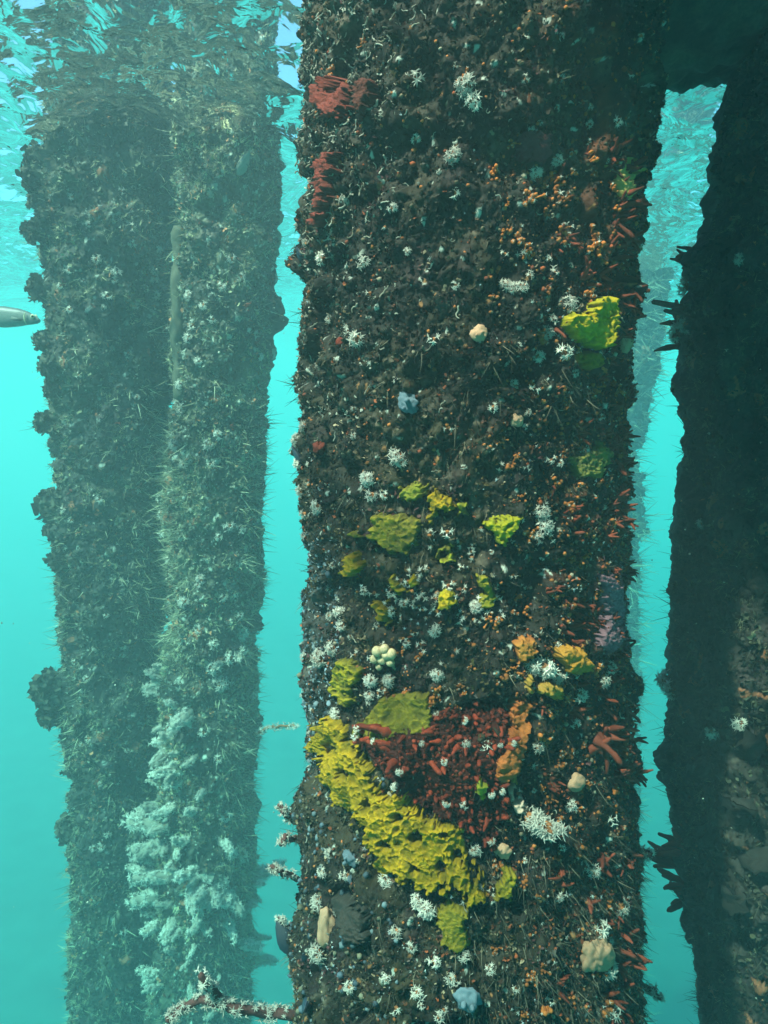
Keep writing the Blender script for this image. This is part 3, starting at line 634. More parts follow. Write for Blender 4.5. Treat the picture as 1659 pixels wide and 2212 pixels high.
# sponge sheets traced on the pile surface, with their own relief
def poly_dist(px, py, poly):
    poly = np.array(poly, float); a = poly; b = np.roll(poly, -1, 0); inside = np.zeros(px.shape, bool); d = np.full(px.shape, 1e9)
    for (ax, ay), (bx, by) in zip(a, b):
        t = np.clip(((px - ax) * (bx - ax) + (py - ay) * (by - ay)) / ((bx - ax) ** 2 + (by - ay) ** 2 + 1e-9), 0, 1)
        d = np.minimum(d, np.hypot(px - ax - t * (bx - ax), py - ay - t * (by - ay)))
        c = (ay > py) != (by > py); x = ax + (py - ay) * (bx - ax) / (by - ay + 1e-12); inside ^= c & (px < x)
    return np.where(inside, d, -d)
def sheet(name, label, cat, poly, th, style, c0, c1, mat=None, pk='near', step=1.8, seed=1, cell=19., ridge=.011, group=None, lm=None, hole=None, ragged=1.0):
    """a sponge sheet: th thickness, ridges along cell borders, spikes on the ridges; c0 thin edges and the shade painted in crater bowls, c1 full colour"""
    p = PK[pk]; poly = np.array(poly, float); x0, y0 = poly.min(0) - 8; x1, y1 = poly.max(0) + 8
    gx, gy = np.meshgrid(np.arange(x0, x1, step), np.arange(y0, y1, step))
    jit = 3.5 * vnoise(np.stack([gx / 3.6, gy / 3.6, 0 * gx + seed], -1), seed + 9) + 5.0 * vnoise(np.stack([gx / 9, gy / 9, 0 * gx + seed], -1), seed) + 6 * vnoise(np.stack([gx / 24, gy / 24, 0 * gx + seed], -1), seed + 3)
    d = poly_dist(gx, gy, poly) + jit * ragged
    if hole is not None:
        for hx, hy, hr in hole: d = np.minimum(d, np.hypot(gx - hx, gy - hy) - hr + jit * .7)
    ok = d > -4; ph, z = p.hit(gx, gy); W = p.point(ph, z); mpp = .95 / FPX * p.kr.mean() / near.kr.mean(); sx, sy = ph * p.rad(z) / mpp, -z / mpp; q = np.stack([sx / cell, sy / cell, 0 * gx + seed * 1.7], -1)
    q = q + .35 * np.stack([vnoise(q * .9, seed + 7), vnoise(q * .9, seed + 8), 0 * gx], -1)
    w1, w2, wi = worley(q, seed + 30); e = np.clip(1 - (w2 - w1) / .5, 0, 1)
    edge = sstep(-1, 9, d); big = fbm(np.stack([sx / 60, sy / 60, 0 * gx + seed], -1), 3, seed + 5); fine = fbm(np.stack([sx / 7, sy / 7, 0 * gx], -1), 2, seed + 6)
    sp1, _, spi = worley(np.stack([sx / 6.5, sy / 7.5, 0 * gx + 3.3], -1), seed + 40); spike = np.clip(1 - sp1 / .6, 0, 1) ** 1.5 * spi
    rid = e ** 1.5 * (0.45 + .7 * wi)
    if style == 'craters': h = th * edge * (1 + .5 * big) + edge * (ridge * .62 * rid * (.6 + .75 * spike) + .0015 * fine + .0012 * spike - .004 * sstep(.35, .1, w1) * wi)
    elif style == 'smooth': h = th * edge * (1 + .35 * big) + edge * (.0022 * fine + .002 * big)
    else: h = th * edge * (1 + .6 * big) + edge * (ridge * .5 * (1 - np.clip(w1, 0, 1)) ** .7 * (.5 + .7 * wi) + .0022 * fine)       # lumps
    h = np.where(d < 1, -.012, h); lift = .006 + 0 * ph
    V = W + p.nrm(ph) * (h + lift * sstep(0, 10, d))[..., None]
    V[..., 2] += .15 * h * vnoise(q * 1.3, seed + 61) + .0025 * edge * fine; V[..., 0] += .15 * h * vnoise(q * 1.3 + 5, seed + 62) + .0025 * edge * vnoise(q * 4, seed + 63)
    C = mixc(np.broadcast_to(np.array(c0, float), W.shape), c1, np.clip(.15 * sstep(0, 20, d) + .85 * (rid if style == 'craters' else .8) * edge + .25 * big, 0, 1))  # crater bowls coloured darker, as shade between the ridges
    i = np.arange(gx.size).reshape(gx.shape); Q = np.stack([i[:-1, :-1], i[1:, :-1], i[1:, 1:], i[:-1, 1:]], -1).reshape(-1, 4)
    F = Q[ok.ravel()[Q].all(1)]; used = np.unique(F); rm = np.full(gx.size, -1); rm[used] = np.arange(len(used))
    o = link(name, mesh_np(name, V.reshape(-1, 3)[used], rm[F], C.reshape(-1, 3)[used]), [mat or M_SPONGE]); tag(o, label, cat, group)
    cx, cy_ = poly.mean(0)
    if lm: landmark(pk, lm, cx, cy_)
    return o
YC, YE, OL, OE = (.60, .31, .008), (.20, .125, .006), (.29, .20, .012), (.12, .09, .012)
G = 'yellow sponges on the near pile'
sheet('yellow_sponge', 'largest bright yellow sponge, a cratered band slanting under the red finger sponge', 'sponge',
      [(687, 1558), (722, 1546), (739, 1565), (756, 1575), (787, 1593), (784, 1634), (812, 1669), (839, 1697), (867, 1707), (902, 1732), (930, 1759), (968, 1777), (1003, 1773), (1013, 1808), (1016, 1853), (1025, 1876), (1045, 1923), (1038, 1965), (1020, 1950), (985, 1912), (945, 1913), (905, 1916), (859, 1886), (833, 1873), (812, 1845), (804, 1815), (774, 1775), (777, 1742), (742, 1738), (718, 1705), (700, 1677), (690, 1649), (693, 1633), (669, 1615), (687, 1594)],
      .008, 'craters', YE, YC, step=1.4, seed=3, cell=25, ridge=.0115, ragged=2.3, hole=[(752, 1668, 7), (800, 1730, 8), (905, 1800, 9), (866, 1755, 6), (955, 1862, 8), (722, 1610, 5), (990, 1835, 6), (838, 1818, 8), (900, 1868, 6)], group=G, lm='largest yellow sponge')
sheet('yellow_sponge', 'flat olive-yellow sponge sheet directly above the red finger sponge', 'sponge', [(760, 1580), (790, 1545), (830, 1505), (880, 1488), (930, 1498), (947, 1545), (925, 1585), (870, 1578), (835, 1605), (795, 1600)], .006, 'craters', OE, (.29, .20, .012), seed=4, cell=30, ridge=.006, group=G, lm='flat olive sponge sheet')
sheet('yellow_sponge', 'upright yellow-green sponge strip among white tufts, near the pale blue rim', 'sponge', [(738, 1425), (768, 1412), (787, 1440), (780, 1475), (764, 1490), (772, 1520), (750, 1535), (730, 1505), (722, 1470)], .007, 'craters', OE, (.52, .34, .015), seed=5, cell=22, ridge=.008, group=G, lm='upright yellow-green sponge strip')
sheet('yellow_sponge', 'bright yellow sponge shaped like a bent strip, just under the top middle yellow patches', 'sponge', [(940, 1050), (952, 1068), (978, 1078), (990, 1100), (975, 1112), (948, 1104), (936, 1135), (919, 1134), (932, 1102), (926, 1070)], .007, 'craters', YE, YC, seed=6, cell=18, ridge=.008, group=G, lm='bent yellow sponge strip')
sheet('yellow_sponge', 'small square yellow sponge beside the bent yellow strip', 'sponge', [(984, 1085), (1008, 1084), (1010, 1112), (988, 1115)], .005, 'craters', OE, (.5, .43, .03), seed=7, cell=16, ridge=.006, group=G)
sheet('yellow_sponge', 'green-yellow sponge with dripping lower edge, alone in dark turf', 'sponge', [(1043, 1130), (1066, 1118), (1093, 1114), (1119, 1118), (1116, 1140), (1104, 1155), (1090, 1178), (1070, 1163), (1056, 1148)], .007, 'craters', (.30, .24, .012), (.50, .38, .012), seed=8, cell=20, ridge=.007, group=G, lm='green-yellow dripping sponge')
sheet('yellow_sponge', 'dull mustard sponge highest of the middle yellow patches', 'sponge', [(862, 1048), (890, 1038), (925, 1045), (930, 1070), (915, 1082), (885, 1088), (857, 1080)], .004, 'craters', OE, (.36, .30, .03), seed=9, cell=15, ridge=.005, group=G)
sheet('yellow_sponge', 'broad olive sponge sprawling under the mustard sponge, with ragged arms', 'sponge', [(805, 1106), (835, 1100), (868, 1106), (921, 1122), (914, 1150), (908, 1178), (880, 1196), (850, 1206), (832, 1184), (812, 1170), (770, 1162), (764, 1150), (806, 1146)], .005, 'craters', (.12, .09, .015), (.33, .23, .016), seed=10, cell=20, ridge=.007, group=G, lm='broad olive sponge')
sheet('yellow_sponge', 'small bright yellow sponge knob nearest the shell-white tufts by the rim', 'sponge', [(752, 1204), (775, 1190), (792, 1220), (773, 1248), (745, 1240)], .011, 'craters', YE, YC, seed=11, cell=15, ridge=.008, group=G, lm='small yellow sponge knob')
sheet('yellow_sponge', 'yellow sponge ring around a dark hole', 'sponge', [(932, 1204), (950, 1186), (973, 1176), (990, 1212), (975, 1218), (950, 1215)], .006, 'craters', OE, (.55, .48, .03), seed=12, cell=16, ridge=.006, group=G, hole=[(958, 1198, 9)])
sheet('yellow_sponge', 'yellow crescent sponge curving under a dark hollow', 'sponge', [(838, 1238), (862, 1238), (868, 1262), (885, 1264), (896, 1236), (911, 1254), (893, 1280), (862, 1282), (842, 1262)], .007, 'craters', YE, (.55, .34, .015), seed=13, cell=15, ridge=.007, group=G, lm='yellow crescent sponge')
sheet('yellow_sponge', 'short bright yellow sponge patch just below the crescent sponge', 'sponge', [(806, 1294), (846, 1300), (856, 1322), (838, 1348), (816, 1338)], .008, 'craters', YE, YC, seed=14, cell=15, ridge=.008, group=G)
sheet('yellow_sponge', 'round yellow cushion sponge among white star polyps', 'sponge', [(949, 1284), (964, 1268), (982, 1282), (983, 1302), (966, 1313), (951, 1306)], .012, 'lumps', (.4, .33, .02), YC, seed=15, cell=10, ridge=.006, group=G, lm='round yellow cushion sponge')
sheet('yellow_sponge', 'tall dim olive sponge beside the round yellow cushion', 'sponge', [(1030, 1240), (1062, 1247), (1074, 1290), (1050, 1322), (1028, 1310), (1040, 1280)], .005, 'craters', (.2, .15, .02), (.42, .29, .02), seed=16, cell=20, ridge=.006, group=G)
sheet('yellow_sponge', 'bright yellow honeycombed sponge highest on the rusty side of the pile', 'sponge', [(1274, 646), (1313, 644), (1318, 715), (1310, 752), (1279, 756), (1240, 742), (1212, 716), (1212, 696), (1226, 676), (1258, 680)], .012, 'craters', (.3, .24, .012), (.70, .41, .012), seed=17, cell=24, ridge=.012, group=G, lm='honeycombed yellow sponge')
sheet('yellow_sponge', 'dull olive sponge hanging just below the honeycombed yellow one', 'sponge', [(1236, 765), (1292, 758), (1297, 788), (1274, 797), (1242, 788)], .005, 'craters', OE, OL, seed=18, cell=14, ridge=.006, group=G)
sheet('leaf_sponge', 'smooth pale yellow leaf-shaped sponge near the rim under the cross beam', 'sponge', [(1307, 352), (1322, 372), (1332, 340), (1346, 330), (1364, 341), (1368, 382), (1354, 434), (1334, 430), (1324, 402)], .006, 'smooth', (.42, .29, .09), (.50, .34, .11), seed=19, lm='pale leaf-shaped sponge')
sheet('yellow_sponge', 'mossy yellow-green sponge tongue lower than the largest yellow sponge', 'sponge', [(1085, 1864), (1110, 1872), (1113, 1898), (1104, 1955), (1090, 1935), (1064, 1942), (1060, 1918), (1077, 1886)], .008, 'craters', OE, (.55, .34, .015), seed=20, cell=20, ridge=.009, group=G, lm='mossy yellow-green sponge')
sheet('yellow_sponge', 'flat dark olive sponge lowest of all the yellow ones', 'sponge', [(945, 1955), (972, 1945), (1013, 1965), (1005, 2002), (1020, 2024), (991, 2055), (952, 2030), (942, 1988)], .005, 'smooth', (.17, .12, .012), (.30, .20, .015), seed=21, group=G, lm='lowest olive sponge')
sheet('yellow_sponge', 'small mustard sponge enclosed by the red finger sponge', 'sponge', [(1017, 1683), (1034, 1666), (1058, 1676), (1056, 1704), (1041, 1720), (1020, 1701)], .022, 'lumps', OE, (.48, .42, .03), seed=22, cell=10, ridge=.004, group=G)
sheet('encrusting_sponge', 'smooth orange-red sponge crust along the edge of the red finger sponge', 'sponge', [(1122, 1496), (1156, 1511), (1140, 1530), (1138, 1580), (1124, 1641), (1106, 1672), (1078, 1697), (1062, 1669), (1080, 1607), (1095, 1565), (1092, 1523)], .010, 'lumps', (.30, .06, .02), (.48, .13, .03), seed=23, cell=24, ridge=.009, lm='orange-red sponge crust')
sheet('encrusting_sponge', 'orange lumpy sponge crust on the rusty side of the pile', 'sponge', [(1213, 1379), (1246, 1398), (1263, 1430), (1240, 1462), (1221, 1448), (1202, 1426), (1188, 1400)], .010, 'lumps', (.42, .17, .03), (.55, .21, .025), seed=24, cell=18, ridge=.012, lm='orange lumpy sponge')
sheet('encrusting_sponge', 'small orange and red sponge crust above the white coral brush', 'sponge', [(1112, 1366), (1150, 1372), (1152, 1400), (1136, 1428), (1110, 1430), (1102, 1400)], .008, 'lumps', (.40, .10, .03), (.60, .22, .04), seed=25, cell=14, ridge=.011, lm='small orange sponge crust')
sheet('encrusting_sponge', 'amber sponge arch beside the long white coral brush', 'sponge', [(1128, 1462), (1142, 1455), (1150, 1480), (1180, 1470), (1204, 1480), (1202, 1502), (1172, 1500), (1150, 1498), (1132, 1492)], .008, 'lumps', (.40, .2, .04), (.48, .24, .04), seed=26, cell=14, ridge=.010)
sheet('red_cushion_sponge', 'round brick-red cushion sponge high on the near pile', 'sponge', [(714, 171), (751, 169), (769, 196), (764, 233), (738, 258), (698, 251), (685, 218), (692, 189)], .008, 'lumps', (.16, .04, .03), (.26, .040, .028), seed=27, cell=9, ridge=.0032, lm='round brick-red sponge')
sheet('red_cushion_sponge', 'narrow dark red sponge beside the round brick-red one', 'sponge', [(780, 178), (809, 173), (818, 196), (798, 247), (778, 270), (769, 233)], .010, 'lumps', (.14, .04, .03), (.13, .03, .022), seed=28, cell=9, ridge=.003)
sheet('red_cushion_sponge', 'long red sponge drip running down the near pile', 'sponge', [(707, 331), (740, 329), (743, 375), (721, 393), (717, 455), (702, 489), (688, 486), (694, 418), (694, 364)], .012, 'lumps', (.16, .04, .03), (.26, .040, .028), seed=29, cell=9, ridge=.0032, lm='long red sponge drip')
sheet('red_cushion_sponge', 'dim wine-red sponge stain under the cross beam shade', 'sponge', [(1105, 300), (1150, 282), (1190, 292), (1195, 335), (1165, 358), (1120, 350)], .005, 'smooth', (.08, .03, .03), (.17, .04, .04), seed=30, lm='dim wine-red sponge')
sheet('purple_sponge', 'purple-pink spiny sponge crust on the rim of the near pile', 'sponge', [(1285, 1240), (1325, 1235), (1340, 1290), (1338, 1380), (1310, 1420), (1282, 1395), (1290, 1310)], .006, 'craters', (.16, .07, .09), (.36, .17, .21), seed=31, cell=11, ridge=.006, lm='purple sponge crust')
sheet('flap_sponge', 'large dark brown flap sponge near the foot of the near pile', 'sponge', [(738, 1925), (765, 1930), (800, 1975), (812, 2020), (785, 2032), (755, 2010), (735, 1975)], .012, 'smooth', (.03, .025, .022), (.055, .042, .036), seed=33, lm='dark brown flap sponge')
sheet('peach_ribbon_sponge', 'twisted peach ribbon sponge leading to the white coral brush', 'sponge', [(1094, 1688), (1108, 1690), (1106, 1725), (1122, 1722), (1132, 1742), (1120, 1756), (1104, 1746), (1096, 1722)], .008, 'smooth', (.5, .28, .2), (.72, .48, .38), seed=34, lm='peach ribbon sponge')
sheet('orange_film_sponge', 'thin ochre sponge film among rusty fingers on the dim side', 'sponge', [(1096, 1650), (1120, 1655), (1116, 1690), (1094, 1690)], .004, 'smooth', (.28, .16, .03), (.42, .24, .04), seed=35)
sheet('olive_film_sponge', 'faint olive sponge film on the rim above the purple crust', 'sponge', [(1225, 985), (1300, 950), (1320, 985), (1290, 1040), (1240, 1030)], .003, 'craters', (.10, .09, .03), (.28, .23, .05), seed=36, cell=14, ridge=.006)

# the red finger sponge: a body with its fingers as parts
RF_POLY = [(790, 1562), (830, 1566), (900, 1572), (950, 1540), (1060, 1512), (1090, 1530), (1098, 1600), (1090, 1700), (1080, 1760), (1060, 1830), (1030, 1800), (985, 1772), (940, 1752), (870, 1703), (820, 1658), (792, 1610)]
rf = sheet('red_finger_sponge', 'dark red finger sponge, big bristling cluster above the largest yellow sponge', 'finger sponge', RF_POLY, .004, 'lumps', (.035, .007, .006), (.07, .012, .008), seed=41, cell=18, ridge=.005, ragged=1.8, lm='red finger sponge cluster')
tx, ty = rr.uniform(775, 1135, 1900), rr.uniform(1490, 1845, 1900); tk = poly_dist(tx, ty, RF_POLY) + 20 * fbm(np.stack([tx / 28, ty / 28, 0 * tx], -1), 2, 44) > 2; tx, ty = tx[tk], ty[tk]
tph, tz = near.hit(tx, ty); tn = near.nrm(tph) + rr.normal(0, .4, (len(tx), 3)); KN = [orient(t_finger(700 + q, 1.0, .30), (0, 0, 0), (0, 0, 1), 1, 0) for q in range(6)]
Vt, Ft, Ct = scatter(KN, near.point(tph, tz, .004), tn, rr.uniform(.006, .012, len(tx)), rr.uniform(0, 6.3, len(tx)), np.array([.19, .028, .014]) * rr.uniform(.35, 1.3, (len(tx), 1)), rr)
tag(link('small_knobs', mesh_np('small_knobs', Vt, Ft, Ct), [M_SPONGE], rf), 'crowded small dark red knobs', kind='stuff')
k = 0; TIPS = []
for t in range(1500):
    if k >= 96: break
    x, y = rr.uniform(785, 1110), rr.uniform(1505, 1830)
    if poly_dist(np.array([x]), np.array([y]), RF_POLY)[0] < 3: continue
    P, N, d = frame_at('near', x, y, .004); L = rr.uniform(.014, .026)
    D = unit(N + np.array([(x - 960) / 320, -.25, -(y - 1660) / 420 + .1]) + rr.normal(0, .26, 3))
    if x < 870: D = unit(D + np.array([-.5, -.1, .4])); L *= 1.55
    TIPS.append((P + D * L * .9, D, x, y))
    o = link('finger', tri_mesh('finger', orient(t_finger(500 + k, 1.0, .18 if L > .020 else .26), P - D * .004, D, L, 0), M_RED), (), rf); k += 1

for P, D, x, y in TIPS[::6]:                             # coral tufts perched on finger tips
    o = link('white_coral_tuft', TUFT_1[int(rr.integers(0, 4))]); set_frame(o, P, D + rr.normal(0, .3, 3), rr.uniform(.004, .0065), rr.uniform(0, 6.3))
    ITEMS.append((o, 'white coral tuft on a red finger', x, y, 9, 'near', 'white soft coral tufts', 'soft coral'))

# sea squirts, shells and other single growths
def blob(name, label, cat, pk, px, py, r, mat, seed, sq=(1, 1, .8), amp=.18, lm=None, sub=4, lean=(0, 0, 0), siphon=True, roll=None):
    P, N, d = frame_at(pk, px, py, .0); s = r / FPX * d
    V, F = ico(sub, seed, amp, 1.6, sq); V = V * (1 + .16 * fbm(V * 4 + seed, 3, seed + 5))[:, None] + np.array([0, 0, .3])
    o = link(name, tri_mesh(name, (V, F), mat)); set_frame(o, P, N + np.array(lean), s, rr.uniform(0, 6.3) if roll is None else roll); tag(o, label, cat)
    if siphon:
        a = rr.uniform(0, 6.3)
        for q, rad in ((.30, .22), (-.35, .17)):
            t = tube([(q * math.cos(a), q * math.sin(a), .9), (q * math.cos(a) * 1.1, q * math.sin(a) * 1.1, 1.22)], [rad, rad * .85], 10)
            link('siphon', tri_mesh('siphon', t, mat), (), o)
    if lm: landmark(pk, lm, px, py)
    return o
blob('sea_squirt', 'peach sea squirt with frilled mouth, level with the honeycombed yellow sponge', 'sea squirt', 'near', 1033, 722, 17, M_PEACH, 1, lm='peach sea squirt')
blob('sea_squirt', 'small peach sea squirt on the dark turf above the middle yellow sponges', 'sea squirt', 'near', 1115, 908, 14, M_PEACH, 2, lm='small peach sea squirt')
blob('sea_squirt', 'peach sea squirt on the rim just below the honeycombed yellow sponge', 'sea squirt', 'near', 1345, 742, 17, M_PEACH, 3)
blob('sea_squirt', 'large blue-grey sea squirt in the dark middle of the near pile', 'sea squirt', 'near', 885, 872, 26, M_BLUE, 4, (.75, 1, .6), .3, lm='blue-grey sea squirt')
blob('sea_squirt', 'dusky blue sea squirt near the foot, on the mussel side of the pile', 'sea squirt', 'near', 760, 1850, 18, M_BLUE, 5, (.8, 1, .6), .3)
blob('sea_squirt', 'grey fuzzy sea squirt lowest beside the hairy turf', 'sea squirt', 'near', 1010, 2150, 24, M_BLUE, 6, (.9, 1, .5), .3)
blob('ball_sponge', 'small red ball sponge in brown turf', 'sponge', 'near', 737, 740, 10, M_RED, 7, siphon=False, lm='small red ball sponge')
blob('ball_sponge', 'dark red double ball sponge near the pale rim', 'sponge', 'near', 703, 966, 15, M_RED, 8, amp=.3, siphon=False, lm='dark red ball sponge')
blob('ball_sponge', 'tan ball sponge under the long hydroid strands on the rim', 'sponge', 'near', 1240, 1690, 18, M_PEACH, 9, siphon=False, amp=.25)
blob('ball_sponge', 'pinkish grey lump sponge lowest on the rusty side', 'sponge', 'near', 1285, 2060, 30, M_PEACH, 10, siphon=False, amp=.4, sq=(1, 1.2, .6))
blob('ball_sponge', 'faded orange ball sponge beside the small orange crust', 'sponge', 'near', 1090, 1462, 9, M_ORANGE, 11, siphon=False)
blob('ball_sponge', 'bright orange ball sponge under the small orange crust', 'sponge', 'near', 1106, 1420, 9, M_ORANGE, 12, siphon=False)
blob('ball_sponge', 'dull brown lump sponge beneath the red finger sponge', 'sponge', 'near', 1085, 1835, 15, M_PEACH, 13, siphon=False, amp=.3)
blob('pink_sponge', 'upright peach-pink sponge lobe near the foot of the near pile', 'sponge', 'near', 685, 2025, 36, M_PEACH, 15, siphon=False, amp=.22, sq=(1.3, .5, .5), lm='peach-pink sponge lobe', roll=PI / 2)
csq = empty('cream_sea_squirts'); P, N, d = frame_at('near', 830, 1412, 0); csq.location = P; landmark('near', 'cream sea squirt cluster', 830, 1412)
tag(csq, 'cluster of smooth cream bubble sea squirts above the flat olive sheet', 'sea squirts')
for k, (x, y, r) in enumerate([(818, 1405, 12), (834, 1400, 11), (848, 1410, 12), (812, 1422, 10), (828, 1424, 10), (846, 1428, 10), (838, 1413, 11), (822, 1438, 8)]):
    Pq, Nq, dq = frame_at('near', x, y, .004); V, F = ico(3, k, .05, 1.2); o = link('bubble', tri_mesh('bubble', (V * r / FPX * dq + (Pq - P), F), M_CREAM), (), csq)

def mussel(label, pk, px, py, r, roll, out=.5, mat=None, name='mussel', cat='mussel'):
    P, N, d = frame_at(pk, px, py, 0); s = r / FPX * d; o = empty(name)
    X, Y, Z = basis(np.array([N]), np.array([0.0])); ax = unit(X[0] * math.cos(roll) + Y[0] * math.sin(roll) + N * out)
    set_frame(o, P + N * s * .15, ax, s, rr.uniform(0, 6.3)); tag(o, label, cat)
    t = np.linspace(0, 1, 14); a = np.linspace(0, PI, 11)
    for sg in (1, -1):
        T, A = np.meshgrid(t, a); wd = .52 * np.sin(PI * np.clip(T, 0, 1) ** .72) ** .8 * (1 - .15 * T) + .01; rip = 1 + .03 * np.sin(T * 46)
        V = np.stack([np.cos(A) * wd * rip, sg * (np.sin(A) * wd * .55 * rip + .02), T * 2 - .9], -1).reshape(-1, 3)
        V = V + (.26 if name == 'oyster' else .02) * np.stack([vnoise(V * 3.3 + px + k_, 3 + k_) for k_ in range(3)], -1) + (.09 if name == 'oyster' else .01) * np.stack([vnoise(V * 9 + px + k_, 3 + k_) for k_ in range(3)], -1)
        i = np.arange(T.size).reshape(T.shape); F = np.stack([i[:-1, :-1], i[:-1, 1:], i[1:, 1:], i[1:, :-1]], -1).reshape(-1, 4)
        me = mesh_np('shell', V, F if sg > 0 else F[:, ::-1]); me.materials.append(mat or M_MUSSEL); link('shell', me, (), o)
    return o
for px, py, r, roll, lab in [(622, 2028, 34, 1.9, 'large dark mussel jutting from the rim near the foot of the near pile'), (652, 2078, 16, 1.2, 'small blue mussel beneath the peach-pink sponge lobe'),
                             (668, 2165, 30, .4, 'blue-black mussel lowest of all on the near pile'), (612, 1906, 26, 1.7, 'grey-blue mussel at the rim over the largest dark mussel'),
                             (658, 552, 17, 1.6, 'pale blue mussel on the upper rim bulge of the near pile'), (700, 1985, 14, 1.4, 'blue mussel tucked by the peach-pink sponge lobe'),
                             (745, 2030, 16, 1.0, 'dusky mussel under the dark brown flap sponge'), (632, 985, 24, 1.6, 'black mussel on the rim by the dark red ball sponge')]:
    mussel(lab, 'near', px, py, r, roll)
for px, py, r, roll, lab in [(1520, 1660, 60, .6, 'large dull oyster highest on the lower half of the shaded pile'), (1620, 1610, 62, .9, 'broad oyster at the picture edge, above the rest on the shaded pile'),
                             (1600, 1740, 66, .7, 'biggest oyster plate in the middle of the shaded cluster'), (1535, 1800, 48, 1.1, 'oyster plate below the large dull oyster'),
                             (1640, 1850, 64, .5, 'oyster plate touching the picture edge under the biggest plate'), (1580, 1940, 55, .8, 'lowest full oyster plate of the shaded pile'), (1500, 2010, 44, 1.3, 'rounded dark oyster bulging from the shaded rim')]:
    mussel(lab, 'shaded', px, py, r * .85, roll, .55, M_OYSTER, 'oyster', 'oyster')
o = mussel('pale fan-shaped oyster shell high on the white-coral pile', 'white', 524, 356, 26, 1.2, .5, M_FAN, 'pale_oyster', 'oyster'); landmark('white', 'pale fan-shaped oyster', 524, 352)
# ------------------------------------------------------------------ tufts, stars, nubs and fingers: each its own thing
for x, y, r, dn in [(798, 1035, 23, 5), (1028, 1308, 20, 5), (845, 1467, 21, 5), (803, 1468, 18, 4), (862, 985, 21, 3), (805, 1068, 15, 2), (832, 1068, 12, 1), (690, 1095, 18, 3), (775, 732, 22, 2), (790, 570, 17, 2),
                    (1008, 188, 24, 4), (1022, 222, 18, 3), (900, 175, 18, 1), (980, 340, 20, 4), (1090, 615, 15, 3), (1108, 622, 13, 3), (1126, 620, 14, 2), (985, 617, 10, 1), (1155, 376, 15, 3), (1200, 347, 13, 3),
                    (1168, 1105, 20, 3), (1176, 1135, 20, 3), (1160, 1160, 16, 2), (1048, 1612, 20, 3), (1030, 1600, 14, 2), (1062, 1632, 13, 2), (945, 1457, 17, 4), (940, 1362, 16, 3), (900, 1250, 12, 1), (875, 1300, 12, 1),
                    (696, 1420, 26, 5), (722, 1400, 20, 4), (738, 1322, 18, 4), (742, 1350, 14, 3), (728, 1540, 15, 3), (718, 1330, 13, 2), (820, 1920, 19, 4), (925, 1962, 22, 4), (905, 1945, 17, 3), (812, 1895, 12, 2),
                    (1020, 1920, 12, 2), (870, 1000, 14, 2), (715, 690, 10, 1), (845, 1320, 13, 2), (800, 1500, 13, 2), (790, 1275, 11, 1), (1180, 720, 18, 3), (1215, 760, 20, 2), (1160, 770, 16, 2), (1190, 690, 13, 1),
                    (1228, 660, 20, 3), (1110, 830, 13, 2), (1065, 880, 12, 1), (900, 300, 10, 1), (850, 450, 12, 2), (700, 560, 15, 2), (705, 380, 13, 2), (660, 920, 14, 3), (652, 950, 16, 3), (650, 1000, 15, 3),
                    (655, 1060, 14, 3), (650, 1110, 13, 2), (648, 1160, 14, 2), (660, 1210, 12, 2), (655, 1300, 14, 2), (652, 1420, 14, 2), (660, 1500, 12, 2), (650, 1610, 14, 3), (655, 1640, 13, 2), (1150, 1440, 18, 3),
                    (1176, 1448, 20, 4), (1200, 1462, 15, 3), (1250, 1500, 16, 3), (1300, 1470, 15, 3), (1315, 1440, 15, 3), (1240, 1560, 13, 2), (1025, 1835, 14, 3), (1160, 1610, 14, 2), (1230, 1740, 14, 3),
                    (860, 2010, 15, 2), (890, 2040, 13, 2), (940, 2075, 14, 2), (980, 2110, 15, 2), (905, 2140, 16, 2), (835, 2110, 12, 2), (760, 2130, 14, 2), (950, 2190, 13, 2), (1000, 2060, 14, 2), (1060, 2090, 13, 2),
                    (700, 1880, 13, 2), (715, 1840, 12, 2), (705, 2050, 22, 4), (690, 1950, 17, 3), (745, 1890, 11, 1), (1290, 2005, 22, 4), (1310, 2090, 20, 3), (1340, 1960, 17, 2), (1320, 2180, 18, 2), (1280, 1880, 15, 2)]:
    tuft('near', x, y, r, dn)
for t in range(110):                                    # the small tufts in between
    x, y = rr.uniform(660, 1350), rr.uniform(60, 2190)
    if rr.random() < .25 + .75 * ((y > 1000) or (x < 800) or (x > 1080)): tuft('near', x, y, rr.uniform(5, 10))
for t in range(120):
    x, y = (rr.normal(960, 75), rr.normal(1280, 75)) if t < 62 else (rr.uniform(665, 1345), rr.uniform(350, 2180))
    star('near', x, y, rr.uniform(8, 13))
for t in range(140):
    x, y = (rr.uniform(1060, 1350), rr.uniform(300, 2190)) if t < 120 else ((rr.uniform(830, 1020), rr.uniform(1380, 1560)) if t < 140 else (rr.uniform(670, 1350), rr.uniform(900, 2190)))
    nubs('near', x, y, rr.uniform(7, 15))
for x, y, r in [(1200, 405, 18), (1172, 400, 16), (1140, 430, 16), (1210, 440, 15), (1215, 510, 15), (1090, 500, 14), (1115, 520, 14), (1290, 540, 17), (1275, 500, 16), (1160, 720, 17), (1000, 180, 12), (790, 90, 9), (745, 160, 10)]:
    nubs('near', x, y, r)
for t in range(165):                                     # rusty fingers bristling on the far rim
    y = rr.uniform(330, 1700) if t < 140 else rr.uniform(1850, 2190); x = rr.uniform(1310, 1368) if t % 4 else rr.uniform(1190, 1330)
    fingers('near', x, y, rr.uniform(17, 38), (.35, 0, .05), 'rusty finger sponge')
